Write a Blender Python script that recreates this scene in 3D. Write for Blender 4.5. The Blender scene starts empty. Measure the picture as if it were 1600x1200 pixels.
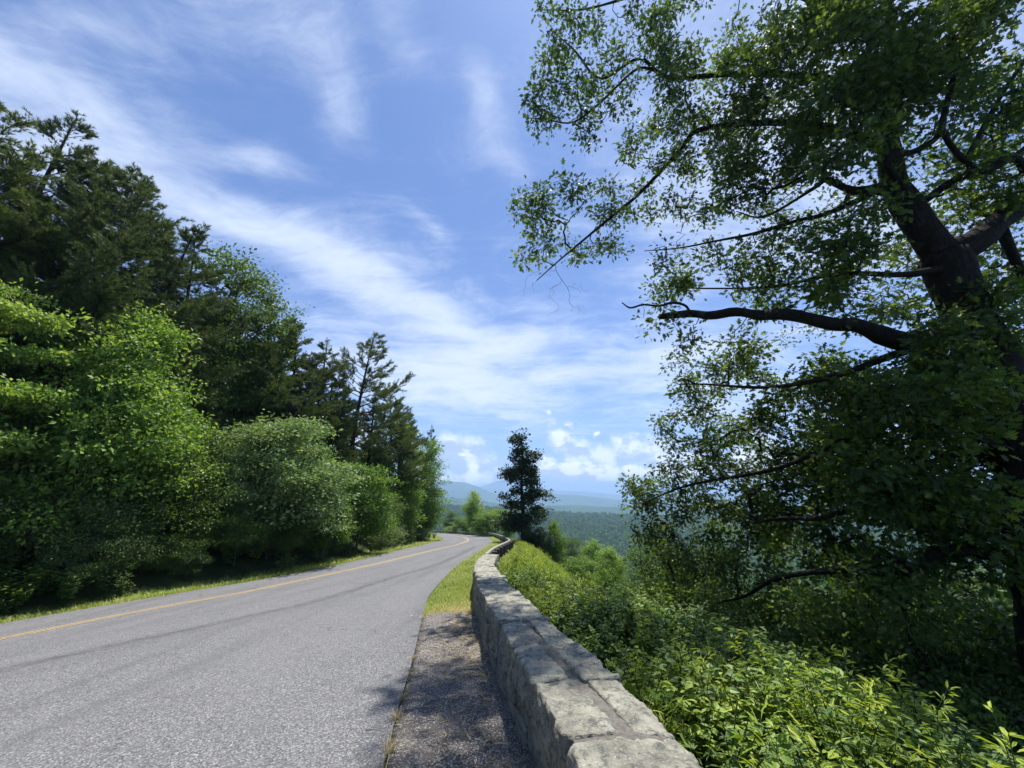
import bpy, math, random
import numpy as np

R = math.radians
rng = np.random.default_rng(11)
random.seed(11)
SC = bpy.context.scene
COL = SC.collection

# ------------------------------------------------------------------ camera, sun, sky, exposure
CAM_H = 1.55
FPX, PITCH = 580.0, math.atan(175 / 580.0)          # focal length in pixels of a 1600 px wide frame
cam_d = bpy.data.cameras.new('camera')
cam_d.sensor_fit = 'HORIZONTAL'
cam_d.sensor_width = 36
cam_d.lens = 36 * FPX / 1600
cam_d.clip_start, cam_d.clip_end = 0.05, 60000
cam = bpy.data.objects.new('camera', cam_d)
COL.objects.link(cam)
cam.location = (0, 0, CAM_H)
cam.rotation_euler = (math.pi / 2 + PITCH, 0, 0)
SC.camera = cam

SUN_EL, SUN_AZ = 71.0, 19.0                          # azimuth clockwise from +Y
sun_d = bpy.data.lights.new('sun', 'SUN')
sun_d.energy = 5.0
sun_d.angle = R(0.53)
sun_d.color = (1.0, 0.95, 0.87)
sun = bpy.data.objects.new('sun', sun_d)
COL.objects.link(sun)
sun.rotation_euler = (R(90 - SUN_EL), 0, R(-SUN_AZ + 180))

SC.view_settings.view_transform = 'Standard'
SC.view_settings.look = 'None'
SC.view_settings.gamma = 1.0
SC.view_settings.use_curve_mapping = False
SC.view_settings.exposure = 0.78
SC.render.engine = 'CYCLES'
cy = SC.cycles
cy.use_denoising = True
cy.max_bounces = 5
cy.diffuse_bounces = 3
cy.glossy_bounces = 2
cy.transmission_bounces = 4
cy.volume_bounces = 0
cy.transparent_max_bounces = 4
cy.sample_clamp_indirect = 6.0
cy.caustics_reflective = False
cy.caustics_refractive = False


def ray(px, py):
    r, u = (px - 800) / FPX, -(py - 600) / FPX
    c, s = math.cos(PITCH), math.sin(PITCH)
    return np.array([r, c - u * s, s + u * c])


def at(px, py, t):
    """World point seen at that place of the photograph, t metres along the view axis."""
    return np.array([0, 0, CAM_H]) + ray(px, py) * t


class NT:
    """Small helper to write node trees."""
    def __init__(s, tree):
        s.t = tree
        s.l = tree.links
        tree.nodes.clear()

    def n(s, typ, **kw):
        nd = s.t.nodes.new(typ)
        for k, v in kw.items():
            setattr(nd, k, v)
        return nd

    def put(s, sock, v):
        if hasattr(v, 'is_linked') or isinstance(v, bpy.types.NodeSocket):
            s.l.new(v, sock)
        else:
            sock.default_value = v

    def m(s, op, a, b=None, c=None, clamp=False):
        nd = s.n('ShaderNodeMath', operation=op, use_clamp=clamp)
        for i, v in enumerate((a, b, c)):
            if v is not None:
                s.put(nd.inputs[i], v)
        return nd.outputs[0]

    def v(s, op, a, b=None):
        nd = s.n('ShaderNodeVectorMath', operation=op)
        s.put(nd.inputs[0], a)
        if b is not None:
            s.put(nd.inputs[3 if op == 'SCALE' else 1], b)
        return nd.outputs[1 if op in ('LENGTH', 'DOT_PRODUCT', 'DISTANCE') else 0]

    def mix(s, f, a, b):
        nd = s.n('ShaderNodeMix', data_type='RGBA')
        s.put(nd.inputs[0], f)
        s.put(nd.inputs[6], a)
        s.put(nd.inputs[7], b)
        return nd.outputs[2]

    def noise(s, vec, scale, detail=3, rough=.55, dist=0.0):
        nd = s.n('ShaderNodeTexNoise')
        if vec is not None:
            s.l.new(vec, nd.inputs['Vector'])
        nd.inputs['Scale'].default_value = scale
        nd.inputs['Detail'].default_value = detail
        nd.inputs['Roughness'].default_value = rough
        nd.inputs['Distortion'].default_value = dist
        return nd.outputs[0]

    def ramp(s, f, a, b, lo=0.0, hi=1.0):
        nd = s.n('ShaderNodeMapRange', interpolation_type='SMOOTHSTEP')
        s.put(nd.inputs[0], f)
        for i, v in enumerate((a, b, lo, hi)):
            nd.inputs[i + 1].default_value = v
        return nd.outputs[0]

    def cramp(s, f, stops):
        nd = s.n('ShaderNodeValToRGB')
        s.put(nd.inputs[0], f)
        e = nd.color_ramp.elements
        while len(e) < len(stops):
            e.new(.5)
        for el, (p, c) in zip(e, stops):
            el.position = p
            el.color = (*c, 1)
        return nd.outputs[0]


def build_world():
    w = bpy.data.worlds.new('World')
    SC.world = w
    w.use_nodes = True
    w.cycles.sampling_method = 'MANUAL'
    w.cycles.sample_map_resolution = 512
    T = NT(w.node_tree)
    sky = T.n('ShaderNodeTexSky', sky_type='NISHITA')
    sky.sun_disc = False
    sky.sun_elevation = R(SUN_EL)
    sky.sun_rotation = R(SUN_AZ)
    sky.altitude = 900
    sky.air_density = 1.0
    sky.dust_density = 0.6
    sky.ozone_density = 1.0
    d = T.v('NORMALIZE', T.n('ShaderNodeTexCoord').outputs['Generated'])
    sep = T.n('ShaderNodeSeparateXYZ')
    T.l.new(d, sep.inputs[0])
    z = T.m('MAXIMUM', sep.outputs[2], 0.0)
    k = T.m('DIVIDE', 1.0, T.m('ADD', z, 0.12))
    cx = T.n('ShaderNodeCombineXYZ')
    T.l.new(T.m('MULTIPLY', sep.outputs[0], k), cx.inputs[0])
    T.l.new(T.m('MULTIPLY', sep.outputs[1], k), cx.inputs[1])
    p = cx.outputs[0]                                   # the layer of high cloud, seen as a flat sheet

    def plane(px, py):
        q = ray(px, py)
        q = q / np.linalg.norm(q)
        return q[:2] / (max(q[2], 0) + .12)

    wob = T.n('ShaderNodeTexNoise')
    T.l.new(p, wob.inputs['Vector'])
    wob.inputs['Scale'].default_value = 1.3
    wob.inputs['Detail'].default_value = 4
    pw = T.v('ADD', p, T.v('SCALE', T.v('SUBTRACT', wob.outputs['Color'], (.5, .5, .5)), .42))

    def streak(a, b, width, gain):
        """A long soft band of cirrus from a to b."""
        A, B = plane(*a), plane(*b)
        D = B - A
        L = np.linalg.norm(D)
        D = D / L
        C = (A + B) / 2
        q = T.v('SUBTRACT', pw, (C[0], C[1], 0))
        u = T.m('DIVIDE', T.v('DOT_PRODUCT', q, (D[0], D[1], 0)), L * .62)
        v = T.m('DIVIDE', T.v('DOT_PRODUCT', q, (-D[1], D[0], 0)), width)
        e = T.m('ADD', T.m('MULTIPLY', u, u), T.m('MULTIPLY', v, v))
        return T.m('MULTIPLY', T.m('EXPONENT', T.m('MULTIPLY', e, -1.0)), gain)

    bands = [((215, 260), (760, 545), .17, .95), ((330, 330), (620, 430), .12, .45), ((485, 20), (525, 205), .06, .7),
             ((320, 215), (470, 245), .06, .75), ((0, 50), (270, 215), .10, .32), ((0, 180), (120, 330), .16, .45),
             ((600, 0), (640, 120), .05, .45), ((705, 95), (800, 240), .06, .6), ((470, 560), (840, 650), .6, .95),
             ((560, 540), (800, 600), .4, .5), ((630, 300), (700, 380), .04, .45), ((900, 590), (1150, 540), .5, .8),
             ((1000, 640), (1300, 620), .8, .7), ((1050, 300), (1350, 420), .3, .8), ((1000, 80), (1500, 60), .3, .8),
             ((760, 540), (880, 510), .15, .4), ((150, -300), (600, -200), .2, .5), ((-500, 100), (-100, 500), .3, .6),
             ((1800, 200), (2100, 500), .4, .7)]
    cov = None
    for b in bands:
        s = streak(*b)
        cov = s if cov is None else T.m('ADD', cov, s)
    # fibres drawn out along the wind
    mp = T.n('ShaderNodeMapping')
    mp.inputs['Rotation'].default_value = (0, 0, R(40))
    mp.inputs['Scale'].default_value = (.9, 3.4, 1)
    T.l.new(pw, mp.inputs[0])
    fib = T.noise(mp.outputs[0], 1.7, 10, .66, .35)
    puff = T.noise(pw, 2.6, 10, .64, .3)
    veil = T.ramp(T.noise(p, .8, 4, .55, .3), .40, .75, .05, .42)
    tex = T.m('SUBTRACT', T.m('ADD', T.m('MULTIPLY', fib, .56), T.m('MULTIPLY', puff, .58)), .57)
    hi = T.m('ADD', T.m('MULTIPLY', T.m('ADD', cov, veil), .62), T.m('MULTIPLY', tex, 2.1))
    hi = T.ramp(hi, .02, 1.0, 0, .78)
    hi = T.m('ADD', hi, T.m('MULTIPLY', T.ramp(sep.outputs[2], .75, .25, .04, .12), 1.0))
    # banks of cumulus low over the far ridges, all round
    az = T.m('ARCTAN2', sep.outputs[0], sep.outputs[1])
    cc = T.n('ShaderNodeCombineXYZ')
    T.l.new(T.m('MULTIPLY', az, 5.2), cc.inputs[0])
    T.l.new(T.m('MULTIPLY', sep.outputs[2], 9.5), cc.inputs[1])
    cc.inputs[2].default_value = 4.3
    big = T.noise(cc.outputs[0], 1.15, 7, .58, .15)
    band = T.m('MULTIPLY', T.ramp(sep.outputs[2], .16, .05, 0, 1), T.ramp(sep.outputs[2], -.01, .05, .35, 1))
    cu = T.ramp(T.m('ADD', big, T.m('MULTIPLY', T.m('SUBTRACT', band, 1.0), .33)), .38, .50, 0, 1)
    cu = T.m('MULTIPLY', cu, T.ramp(band, 0, .3, 0, 1))
    # a few loose puffs above the bank
    dn = T.n('ShaderNodeTexNoise')
    T.l.new(d, dn.inputs['Vector'])
    dn.inputs['Scale'].default_value = 34
    dn.inputs['Detail'].default_value = 5
    dw = T.v('ADD', d, T.v('SCALE', T.v('SUBTRACT', dn.outputs['Color'], (.5, .5, .5)), .055))
    for (px, py, w_) in ((856, 642, .013), (861, 658, .014), (890, 664, .010), (932, 680, .009)):
        q = ray(px, py)
        q = q / np.linalg.norm(q)
        cu = T.m('MAXIMUM', cu, T.ramp(T.v('DISTANCE', dw, tuple(q)), w_ * 1.25, w_ * .3, 0, .9))
    for (px, py, w_) in ((700, 705, .05), (735, 712, .055), (760, 735, .05), (872, 688, .034), (900, 706, .045), (940, 722, .05), (985, 702, .05), (1030, 712, .06),
                         (1090, 725, .06), (640, 720, .06), (560, 700, .06), (1180, 715, .07), (1300, 730, .06)):
        q = ray(px, py)
        q = q / np.linalg.norm(q)
        cu = T.m('MAXIMUM', cu, T.ramp(T.v('DISTANCE', dw, tuple(q)), w_ * 1.2, w_ * .45, 0, .72))
    cu = T.m('MULTIPLY', cu, T.ramp(sep.outputs[2], -.005, .02, 0, 1))
    shade = T.noise(T.v('ADD', cc.outputs[0], (.10, .16, 0)), 1.15, 7, .58, .15)
    lit = T.ramp(T.m('ADD', T.m('SUBTRACT', big, shade), T.m('MULTIPLY', T.m('SUBTRACT', T.noise(d, 26, 5, .6), .5), .35)), -.06, .07, 0, 1)
    cucol = T.mix(lit, (4.6, 5.4, 6.9, 1), (9.8, 10.1, 10.6, 1))
    haze = T.ramp(sep.outputs[2], .30, .0, 0, .75)
    base = T.mix(haze, sky.outputs[0], (3.3, 4.25, 5.9, 1))
    tint = T.n('ShaderNodeMix', data_type='RGBA', blend_type='MULTIPLY')
    tint.inputs[0].default_value = 1
    T.l.new(base, tint.inputs[6])
    tint.inputs[7].default_value = (.71, .91, 1.24, 1)
    c1 = T.mix(hi, tint.outputs[2], (6.5, 7.3, 8.8, 1))
    c2 = T.mix(T.m('MULTIPLY', cu, .92), c1, cucol)
    bg = T.n('ShaderNodeBackground')
    T.l.new(c2, bg.inputs[0])
    bg.inputs[1].default_value = 0.078
    out = T.n('ShaderNodeOutputWorld')
    T.l.new(bg.outputs[0], out.inputs[0])


build_world()


# ------------------------------------------------------------------ numeric helpers
def sm(a, b, x):
    t = np.clip((x - a) / (b - a), 0, 1)
    return t * t * (3 - 2 * t)


def _hash(ix, iy, iz):
    n = (ix * 374761393 + iy * 668265263 + iz * 1274126177) & 0x7fffffff
    n = ((n ^ (n >> 13)) * 1274126177) & 0x7fffffff
    return ((n ^ (n >> 16)) & 0xffff) / 65535.0


def vnoise(p, scale=1.0, octaves=3, gain=.5):
    """Value noise, -1 .. 1, for an (n,3) array."""
    out = np.zeros(len(p))
    amp, tot = 1.0, 0.0
    q = np.asarray(p, float) * scale
    for o in range(octaves):
        i = np.floor(q).astype(np.int64)
        f = q - i
        f = f * f * (3 - 2 * f)
        acc = 0
        for dx in (0, 1):
            for dy in (0, 1):
                for dz in (0, 1):
                    w = (f[:, 0] if dx else 1 - f[:, 0]) * (f[:, 1] if dy else 1 - f[:, 1]) * (f[:, 2] if dz else 1 - f[:, 2])
                    acc = acc + w * _hash(i[:, 0] + dx, i[:, 1] + dy, i[:, 2] + dz)
        out += amp * (acc * 2 - 1)
        tot += amp
        amp *= gain
        q = q * 2.03 + 17.3
    return out / tot


def nrm(v):
    return v / np.maximum(np.linalg.norm(v, axis=-1, keepdims=True), 1e-9)


def catmull(P, n):
    P = np.asarray(P, float)
    P = np.vstack([2 * P[0] - P[1], P, 2 * P[-1] - P[-2]])
    out = []
    for i in range(1, len(P) - 2):
        t = np.linspace(0, 1, n, endpoint=False)[:, None]
        a, b, c, d = P[i - 1], P[i], P[i + 1], P[i + 2]
        out.append(.5 * (2 * b + (c - a) * t + (2 * a - 5 * b + 4 * c - d) * t ** 2 + (3 * b - a - 3 * c + d) * t ** 3))
    out.append(P[-2][None])
    return np.vstack(out)


def signed_dist(X, Y, line):
    """Distance to a polyline, positive on its right-hand side."""
    best = np.full(X.shape, 1e18)
    sign = np.zeros(X.shape)
    for a, b in zip(line[:-1], line[1:]):
        d = b - a
        L2 = d @ d
        t = np.clip(((X - a[0]) * d[0] + (Y - a[1]) * d[1]) / L2, 0, 1)
        qx, qy = X - a[0] - t * d[0], Y - a[1] - t * d[1]
        dd = qx * qx + qy * qy
        s = np.sign(qx * d[1] - qy * d[0])
        m = dd < best
        best = np.where(m, dd, best)
        sign = np.where(m, s, sign)
    return np.sqrt(best) * sign


# ------------------------------------------------------------------ object helpers
def mesh(name, V, tris=None, quads=None, mat=None, attrs=None, smooth=False, midx=None):
    me = bpy.data.meshes.new(name)
    V = np.asarray(V, np.float32).reshape(-1, 3)
    loops, starts = [], []
    k = 0
    if quads is not None and len(quads):
        quads = np.asarray(quads, np.int32).reshape(-1, 4)
        loops.append(quads.ravel())
        starts.append(np.arange(len(quads)) * 4)
        k = len(quads) * 4
    if tris is not None and len(tris):
        tris = np.asarray(tris, np.int32).reshape(-1, 3)
        loops.append(tris.ravel())
        starts.append(k + np.arange(len(tris)) * 3)
    loops = np.concatenate(loops)
    starts = np.concatenate(starts)
    me.vertices.add(len(V))
    me.vertices.foreach_set('co', V.ravel())
    me.loops.add(len(loops))
    me.loops.foreach_set('vertex_index', loops.astype(np.int32))
    me.polygons.add(len(starts))
    me.polygons.foreach_set('loop_start', starts.astype(np.int32))
    if attrs:
        for an, av in attrs.items():
            a = me.attributes.new(an, 'FLOAT', 'POINT')
            a.data.foreach_set('value', np.asarray(av, np.float32))
    for m in (mat if isinstance(mat, (list, tuple)) else [mat]):
        me.materials.append(M[m] if isinstance(m, str) else m)
    if midx is not None:
        me.polygons.foreach_set('material_index', np.asarray(midx, np.int32))
    me.polygons.foreach_set('use_smooth', np.full(len(starts), bool(smooth)))
    me.update(calc_edges=True)
    me.validate()
    return me


def obj(name, me, parent=None, label=None, cat=None, group=None, kind=None, loc=None):
    o = bpy.data.objects.new(name, me)
    COL.objects.link(o)
    if parent:
        o.parent = parent
    if loc is not None:
        o.location = loc
    for k_, v_ in (('label', label), ('category', cat), ('group', group), ('kind', kind)):
        if v_:
            o[k_] = v_
    return o


def tree_obj(name, protos, loc, rz, sc, label, cat='tree', group=None, tilt=(0, 0)):
    """One plant: an Empty at its foot with trunk and crown."""
    e = obj(name, None, None, label, cat, group)
    e.location = loc
    e.rotation_euler = (tilt[0], tilt[1], rz)
    e.scale = sc if isinstance(sc, (tuple, list)) else (sc, sc, sc)
    e.empty_display_size = .3
    for pn, me in protos:
        o = obj(pn, me, e)
        if pn in ('crown', 'foliage'):
            o['kind'] = 'stuff'
    return e


# ------------------------------------------------------------------ materials
M = {}


def material(name):
    m = bpy.data.materials.new(name)
    m.use_nodes = True
    M[name] = m
    return NT(m.node_tree)


def finish(T, col, rough=.8, bump=None, bstr=.3, bdist=.01, spec=.3):
    b = T.n('ShaderNodeBsdfPrincipled')
    T.put(b.inputs['Base Color'], col)
    T.put(b.inputs['Roughness'], rough)
    b.inputs['Specular IOR Level'].default_value = spec
    if bump is not None:
        bn = T.n('ShaderNodeBump')
        bn.inputs['Strength'].default_value = bstr
        bn.inputs['Distance'].default_value = bdist
        T.l.new(bump, bn.inputs['Height'])
        T.l.new(bn.outputs[0], b.inputs['Normal'])
    o = T.n('ShaderNodeOutputMaterial')
    T.l.new(b.outputs[0], o.inputs[0])
    return b


def leaf_mat(name, dark, mid, light, trans=.32, rough=.5, spec=.35, tcol=(1.25, 1.15, .55)):
    T = material(name)
    a = T.n('ShaderNodeAttribute', attribute_name='v').outputs['Fac']
    rnd = T.n('ShaderNodeObjectInfo').outputs['Random']
    f = T.m('ADD', a, T.m('MULTIPLY', T.m('SUBTRACT', rnd, .5), .36), clamp=True)
    col = T.cramp(f, [(0.0, dark), (.55, mid), (1.0, light)])
    b = T.n('ShaderNodeBsdfPrincipled')
    T.l.new(col, b.inputs['Base Color'])
    b.inputs['Roughness'].default_value = rough
    b.inputs['Specular IOR Level'].default_value = spec
    t = T.n('ShaderNodeBsdfTranslucent')
    mm = T.n('ShaderNodeMix', data_type='RGBA', blend_type='MULTIPLY')
    mm.inputs[0].default_value = 1
    T.l.new(col, mm.inputs[6])
    mm.inputs[7].default_value = (*tcol, 1)
    T.l.new(mm.outputs[2], t.inputs[0])
    x = T.n('ShaderNodeMixShader')
    x.inputs[0].default_value = trans
    T.l.new(b.outputs[0], x.inputs[1])
    T.l.new(t.outputs[0], x.inputs[2])
    o = T.n('ShaderNodeOutputMaterial')
    T.l.new(x.outputs[0], o.inputs[0])


leaf_mat('leaf_bright', (.04, .10, .020), (.155, .285, .048), (.34, .47, .12), .46)
leaf_mat('leaf_silver', (.06, .12, .04), (.20, .31, .12), (.40, .52, .25), .38, .5, .35)
leaf_mat('leaf_mid', (.032, .072, .016), (.085, .16, .028), (.17, .27, .05), .40)
leaf_mat('leaf_dark', (.013, .033, .012), (.030, .065, .018), (.06, .11, .028), .28)
leaf_mat('leaf_oak', (.026, .056, .014), (.080, .145, .026), (.21, .29, .045), .47)
leaf_mat('leaf_cover', (.07, .13, .02), (.19, .30, .04), (.37, .48, .10), .42)
leaf_mat('leaf_yellow', (.13, .19, .02), (.28, .38, .04), (.46, .54, .10), .44)
leaf_mat('leaf_shrub', (.04, .09, .026), (.12, .20, .052), (.26, .36, .13), .36)
leaf_mat('needle', (.040, .072, .024), (.105, .155, .045), (.20, .26, .075), .25, .6)
leaf_mat('grass_blade', (.10, .16, .025), (.24, .32, .05), (.50, .41, .18), .34, .6)
leaf_mat('straw', (.18, .14, .09), (.34, .28, .17), (.56, .48, .32), .2, .7)
leaf_mat('far_leaf', (.035, .085, .020), (.080, .165, .036), (.15, .26, .055), .25, .7)


def bark_mat(name, dark, light, scale=1.0, lichen=0.0):
    T = material(name)
    co = T.n('ShaderNodeTexCoord').outputs['Object']
    mp = T.n('ShaderNodeMapping')
    mp.inputs['Scale'].default_value = (9 * scale, 9 * scale, 1.6 * scale)
    T.l.new(co, mp.inputs[0])
    n1 = T.noise(mp.outputs[0], 2.2, 6, .65, .5)
    n2 = T.noise(co, 3.0, 3)
    col = T.cramp(n1, [(.3, dark), (.7, light)])
    col = T.mix(T.ramp(n2, .55, .75, 0, lichen), col, (.30, .33, .27, 1))
    finish(T, col, .9, n1, 1.0, .07, .15)


bark_mat('bark_oak', (.007, .006, .005), (.034, .029, .023), 1.0, .08)
bark_mat('bark_pine', (.014, .010, .008), (.060, .043, .033))
bark_mat('bark_grey', (.05, .045, .04), (.16, .15, .13), 1.5, .3)
bark_mat('bark_dead', (.22, .20, .18), (.46, .43, .39), 1.5)

T = material('asphalt')
co = T.n('ShaderNodeTexCoord').outputs['Object']
vo = T.n('ShaderNodeTexVoronoi')
vo.inputs['Scale'].default_value = 88
T.l.new(co, vo.inputs['Vector'])
sepc = T.n('ShaderNodeSeparateColor')
T.l.new(vo.outputs['Color'], sepc.inputs[0])
g = sepc.outputs[0]
grain = T.cramp(g, [(0, (.050, .051, .055)), (.45, (.125, .127, .132)), (.8, (.19, .191, .195)), (1, (.36, .36, .35))])
fine = T.noise(co, 140, 2, .6)
grain = T.mix(T.ramp(fine, .35, .65, 0, .35), grain, (.09, .09, .095, 1))
patch = T.noise(co, .55, 5, .6)
grain = T.mix(T.ramp(patch, .35, .7, 0, .30), grain, (.165, .165, .17, 1))
mp = T.n('ShaderNodeMapping')
mp.inputs['Scale'].default_value = (1.4, .09, 1)
T.l.new(co, mp.inputs[0])
grain = T.mix(T.ramp(T.noise(mp.outputs[0], 1.0, 4, .6), .48, .72, 0, .38), grain, (.075, .077, .083, 1))
sd = T.n('ShaderNodeAttribute', attribute_name='stain').outputs['Fac']
sn = T.noise(co, 5.0, 4, .65)
grain = T.mix(T.m('MULTIPLY', sd, T.ramp(sn, .25, .75, .2, 1.0)), grain, (.048, .048, .052, 1))
ce = T.n('ShaderNodeTexVoronoi', feature='DISTANCE_TO_EDGE')
ce.inputs['Scale'].default_value = .33
cw = T.n('ShaderNodeTexNoise')
cw.inputs['Scale'].default_value = 1.4
cw.inputs['Detail'].default_value = 6
T.l.new(co, cw.inputs['Vector'])
T.l.new(T.v('ADD', co, T.v('SCALE', cw.outputs['Color'], .7)), ce.inputs['Vector'])
crk = T.m('MULTIPLY', T.ramp(ce.outputs['Distance'], .006, .0, 0, 1), T.ramp(T.noise(co, .5, 2), .50, .62, 0, .75))
grain = T.mix(crk, grain, (.03, .03, .03, 1))
grain = T.mix(T.ramp(T.noise(co, 1.7, 6, .7), .56, .74, 0, .35), grain, (.085, .086, .09, 1))
finish(T, grain, .85, vo.outputs['Distance'], .5, .009, .25)

T = material('old_asphalt')
co = T.n('ShaderNodeTexCoord').outputs['Object']
vo = T.n('ShaderNodeTexVoronoi')
vo.inputs['Scale'].default_value = 105
T.l.new(co, vo.inputs['Vector'])
sepc = T.n('ShaderNodeSeparateColor')
T.l.new(vo.outputs['Color'], sepc.inputs[0])
grain = T.cramp(sepc.outputs[1], [(0, (.032, .030, .028)), (.5, (.098, .092, .085)), (.85, (.20, .188, .172)), (1, (.46, .43, .40))])
grain = T.mix(T.ramp(T.noise(co, 2.3, 5, .6), .45, .72, 0, .5), grain, (.19, .16, .13, 1))
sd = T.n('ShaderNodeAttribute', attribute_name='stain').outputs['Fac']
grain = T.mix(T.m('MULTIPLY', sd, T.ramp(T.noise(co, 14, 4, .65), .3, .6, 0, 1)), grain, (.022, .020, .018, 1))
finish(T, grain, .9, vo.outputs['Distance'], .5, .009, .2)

T = material('road_paint')
co = T.n('ShaderNodeTexCoord').outputs['Object']
wear = T.ramp(T.noise(co, 9, 7, .75), .47, .66, .05, .8)
col = T.mix(wear, (.50, .33, .11, 1), (.19, .185, .17, 1))
finish(T, col, .75, T.noise(co, 60, 2), .3, .01)

T = material('stone')
tc = T.n('ShaderNodeTexCoord').outputs['Object']
rnd = T.n('ShaderNodeObjectInfo').outputs['Random']
off = T.n('ShaderNodeCombineXYZ')
T.l.new(T.m('MULTIPLY', rnd, 31.0), off.inputs[0])
co = T.v('ADD', tc, off.outputs[0])
n1 = T.noise(co, 3.4, 8, .66, .3)
n2 = T.noise(co, 17, 6, .7, .2)
n3 = T.noise(co, 60, 4, .7)
tone = T.mix(rnd, (.175, .170, .138, 1), (.245, .239, .195, 1))
col = T.mix(T.ramp(n1, .36, .64), tone, (.345, .335, .272, 1))
col = T.mix(T.ramp(n2, .48, .62, 0, .85), col, (.105, .108, .098, 1))
col = T.mix(T.ramp(T.noise(co, 6.5, 7, .7, .6), .54, .66, 0, .65), col, (.34, .36, .25, 1))     # grey-green lichen
col = T.mix(T.ramp(n3, .56, .72, 0, .6), col, (.56, .56, .52, 1))
col = T.mix(T.ramp(T.noise(co, 2.2, 5, .6), .56, .72, 0, .55), col, (.095, .095, .085, 1))
mpv = T.n('ShaderNodeMapping')
mpv.inputs['Scale'].default_value = (3, 3, 26)
mpv.inputs['Rotation'].default_value = (.12, .2, 0)
T.l.new(co, mpv.inputs[0])
strata = T.noise(mpv.outputs[0], 1.0, 5, .65, .5)
hgt = T.m('ADD', T.m('ADD', T.m('MULTIPLY', n2, .8), T.m('MULTIPLY', n3, .25)), T.m('MULTIPLY', strata, .6))
finish(T, col, .92, hgt, 1.0, .035, .15)

T = material('mortar')
co = T.n('ShaderNodeTexCoord').outputs['Object']
n2 = T.noise(co, 30, 5, .7)
col = T.cramp(n2, [(.3, (.075, .07, .06)), (.7, (.18, .17, .15))])
finish(T, col, .95, n2, .8, .01, .1)

T = material('soil')
co = T.n('ShaderNodeTexCoord').outputs['Object']
n1 = T.noise(co, 1.3, 6, .65)
n2 = T.noise(co, 22, 4, .7)
col = T.cramp(n1, [(.3, (.020, .024, .010)), (.55, (.035, .050, .016)), (.75, (.060, .075, .024))])
gr = T.n('ShaderNodeAttribute', attribute_name='grass').outputs['Fac']
gcol = T.cramp(n2, [(.3, (.07, .11, .022)), (.7, (.16, .20, .05))])
col = T.mix(gr, col, gcol)
dr = T.n('ShaderNodeAttribute', attribute_name='dry').outputs['Fac']
col = T.mix(dr, col, T.cramp(n2, [(.3, (.17, .14, .09)), (.7, (.30, .25, .17))]))
finish(T, col, .95, n2, .8, .03, .1)

T = material('hill_forest')
co = T.n('ShaderNodeTexCoord').outputs['Object']
n1 = T.noise(co, .004, 5, .6)
n2 = T.noise(co, .09, 4, .7)
vo = T.n('ShaderNodeTexVoronoi')
vo.inputs['Scale'].default_value = .085
T.l.new(co, vo.inputs['Vector'])
col = T.cramp(T.m('ADD', T.m('MULTIPLY', n1, .55), T.m('MULTIPLY', n2, .45)),
              [(.36, (.018, .042, .016)), (.5, (.034, .076, .022)), (.64, (.060, .115, .032))])
finish(T, col, .95, T.m('MULTIPLY', vo.outputs['Distance'], -1.0), 1.0, 5.0, .05)

T = material('timber')
co = T.n('ShaderNodeTexCoord').outputs['Object']
mp = T.n('ShaderNodeMapping')
mp.inputs['Scale'].default_value = (4, 4, 4)
T.l.new(co, mp.inputs[0])
n1 = T.noise(mp.outputs[0], 3, 5, .65)
col = T.cramp(n1, [(.3, (.16, .145, .12)), (.7, (.36, .34, .29))])
finish(T, col, .9, n1, .5, .01, .15)
bark_mat('timber_post', (.035, .030, .024), (.12, .105, .085), 2.0)


# ------------------------------------------------------------------ lie of the land
STATIONS = [  # left edge, double yellow line, right edge of the pavement
    ((-16.6, -14), (-14.0, -14), (.3, -14)), ((-15.3, 0), (-12.4, -.5), (-.55, 0)), ((-14.0, 5.5), (-11.2, 5), (-1.12, 4.6)),
    ((-12.5, 10.3), (-9.85, 10.2), (-1.75, 8.3)), ((-11.0, 13.4), (-8.4, 13.0), (-2.08, 10.6)), ((-9.4, 16.4), (-7.25, 16.9), (-2.27, 14)),
    ((-8.5, 20.2), (-6.45, 20.4), (-2.35, 18)), ((-8.1, 25), (-5.8, 25.3), (-2.12, 25)), ((-8.1, 33), (-5.15, 33), (-1.95, 34)),
    ((-8.25, 40), (-4.95, 41), (-2.05, 42)), ((-8.7, 49), (-5.5, 50), (-2.7, 51)), ((-10.3, 59), (-7.3, 60.5), (-4.4, 62)),
    ((-13.6, 71), (-11, 73), (-8.5, 75)), ((-18.5, 84), (-16, 87), (-13.5, 90)), ((-26, 96), (-24, 99.5), (-22, 103)),
    ((-46, 104), (-46, 108), (-45, 112))]
LEFT = catmull([s[0] for s in STATIONS], 14)
MIDL = catmull([s[1] for s in STATIONS], 14)
RIGHT = catmull([s[2] for s in STATIONS], 14)
WALLC = catmull([(1.35, -6), (1.02, -1.5), (.78, .6), (.60, 1.9), (.47, 2.95), (.20, 4.35), (-.22, 6.8), (-.53, 9.1), (-.80, 11.9), (-.78, 15.2)], 10)
RAILC = catmull([(-.80, 15.3), (-.70, 19.3), (-.3, 25), (0, 30.5), (-.35, 36), (-1.1, 45), (-1.9, 53), (-3.4, 63.5), (-7.4, 76.5),
                 (-12.5, 91.3), (-21.3, 104.5), (-44, 113.7)], 10)
EDGE = np.vstack([WALLC, RAILC[1:]])


def bench(X, Y):
    k = 1 - .9 * sm(6, 30, Y)
    return -.073 * np.clip(Y, -12, 125) + .062 * np.minimum(X + .5, 0).clip(-14) * k


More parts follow.
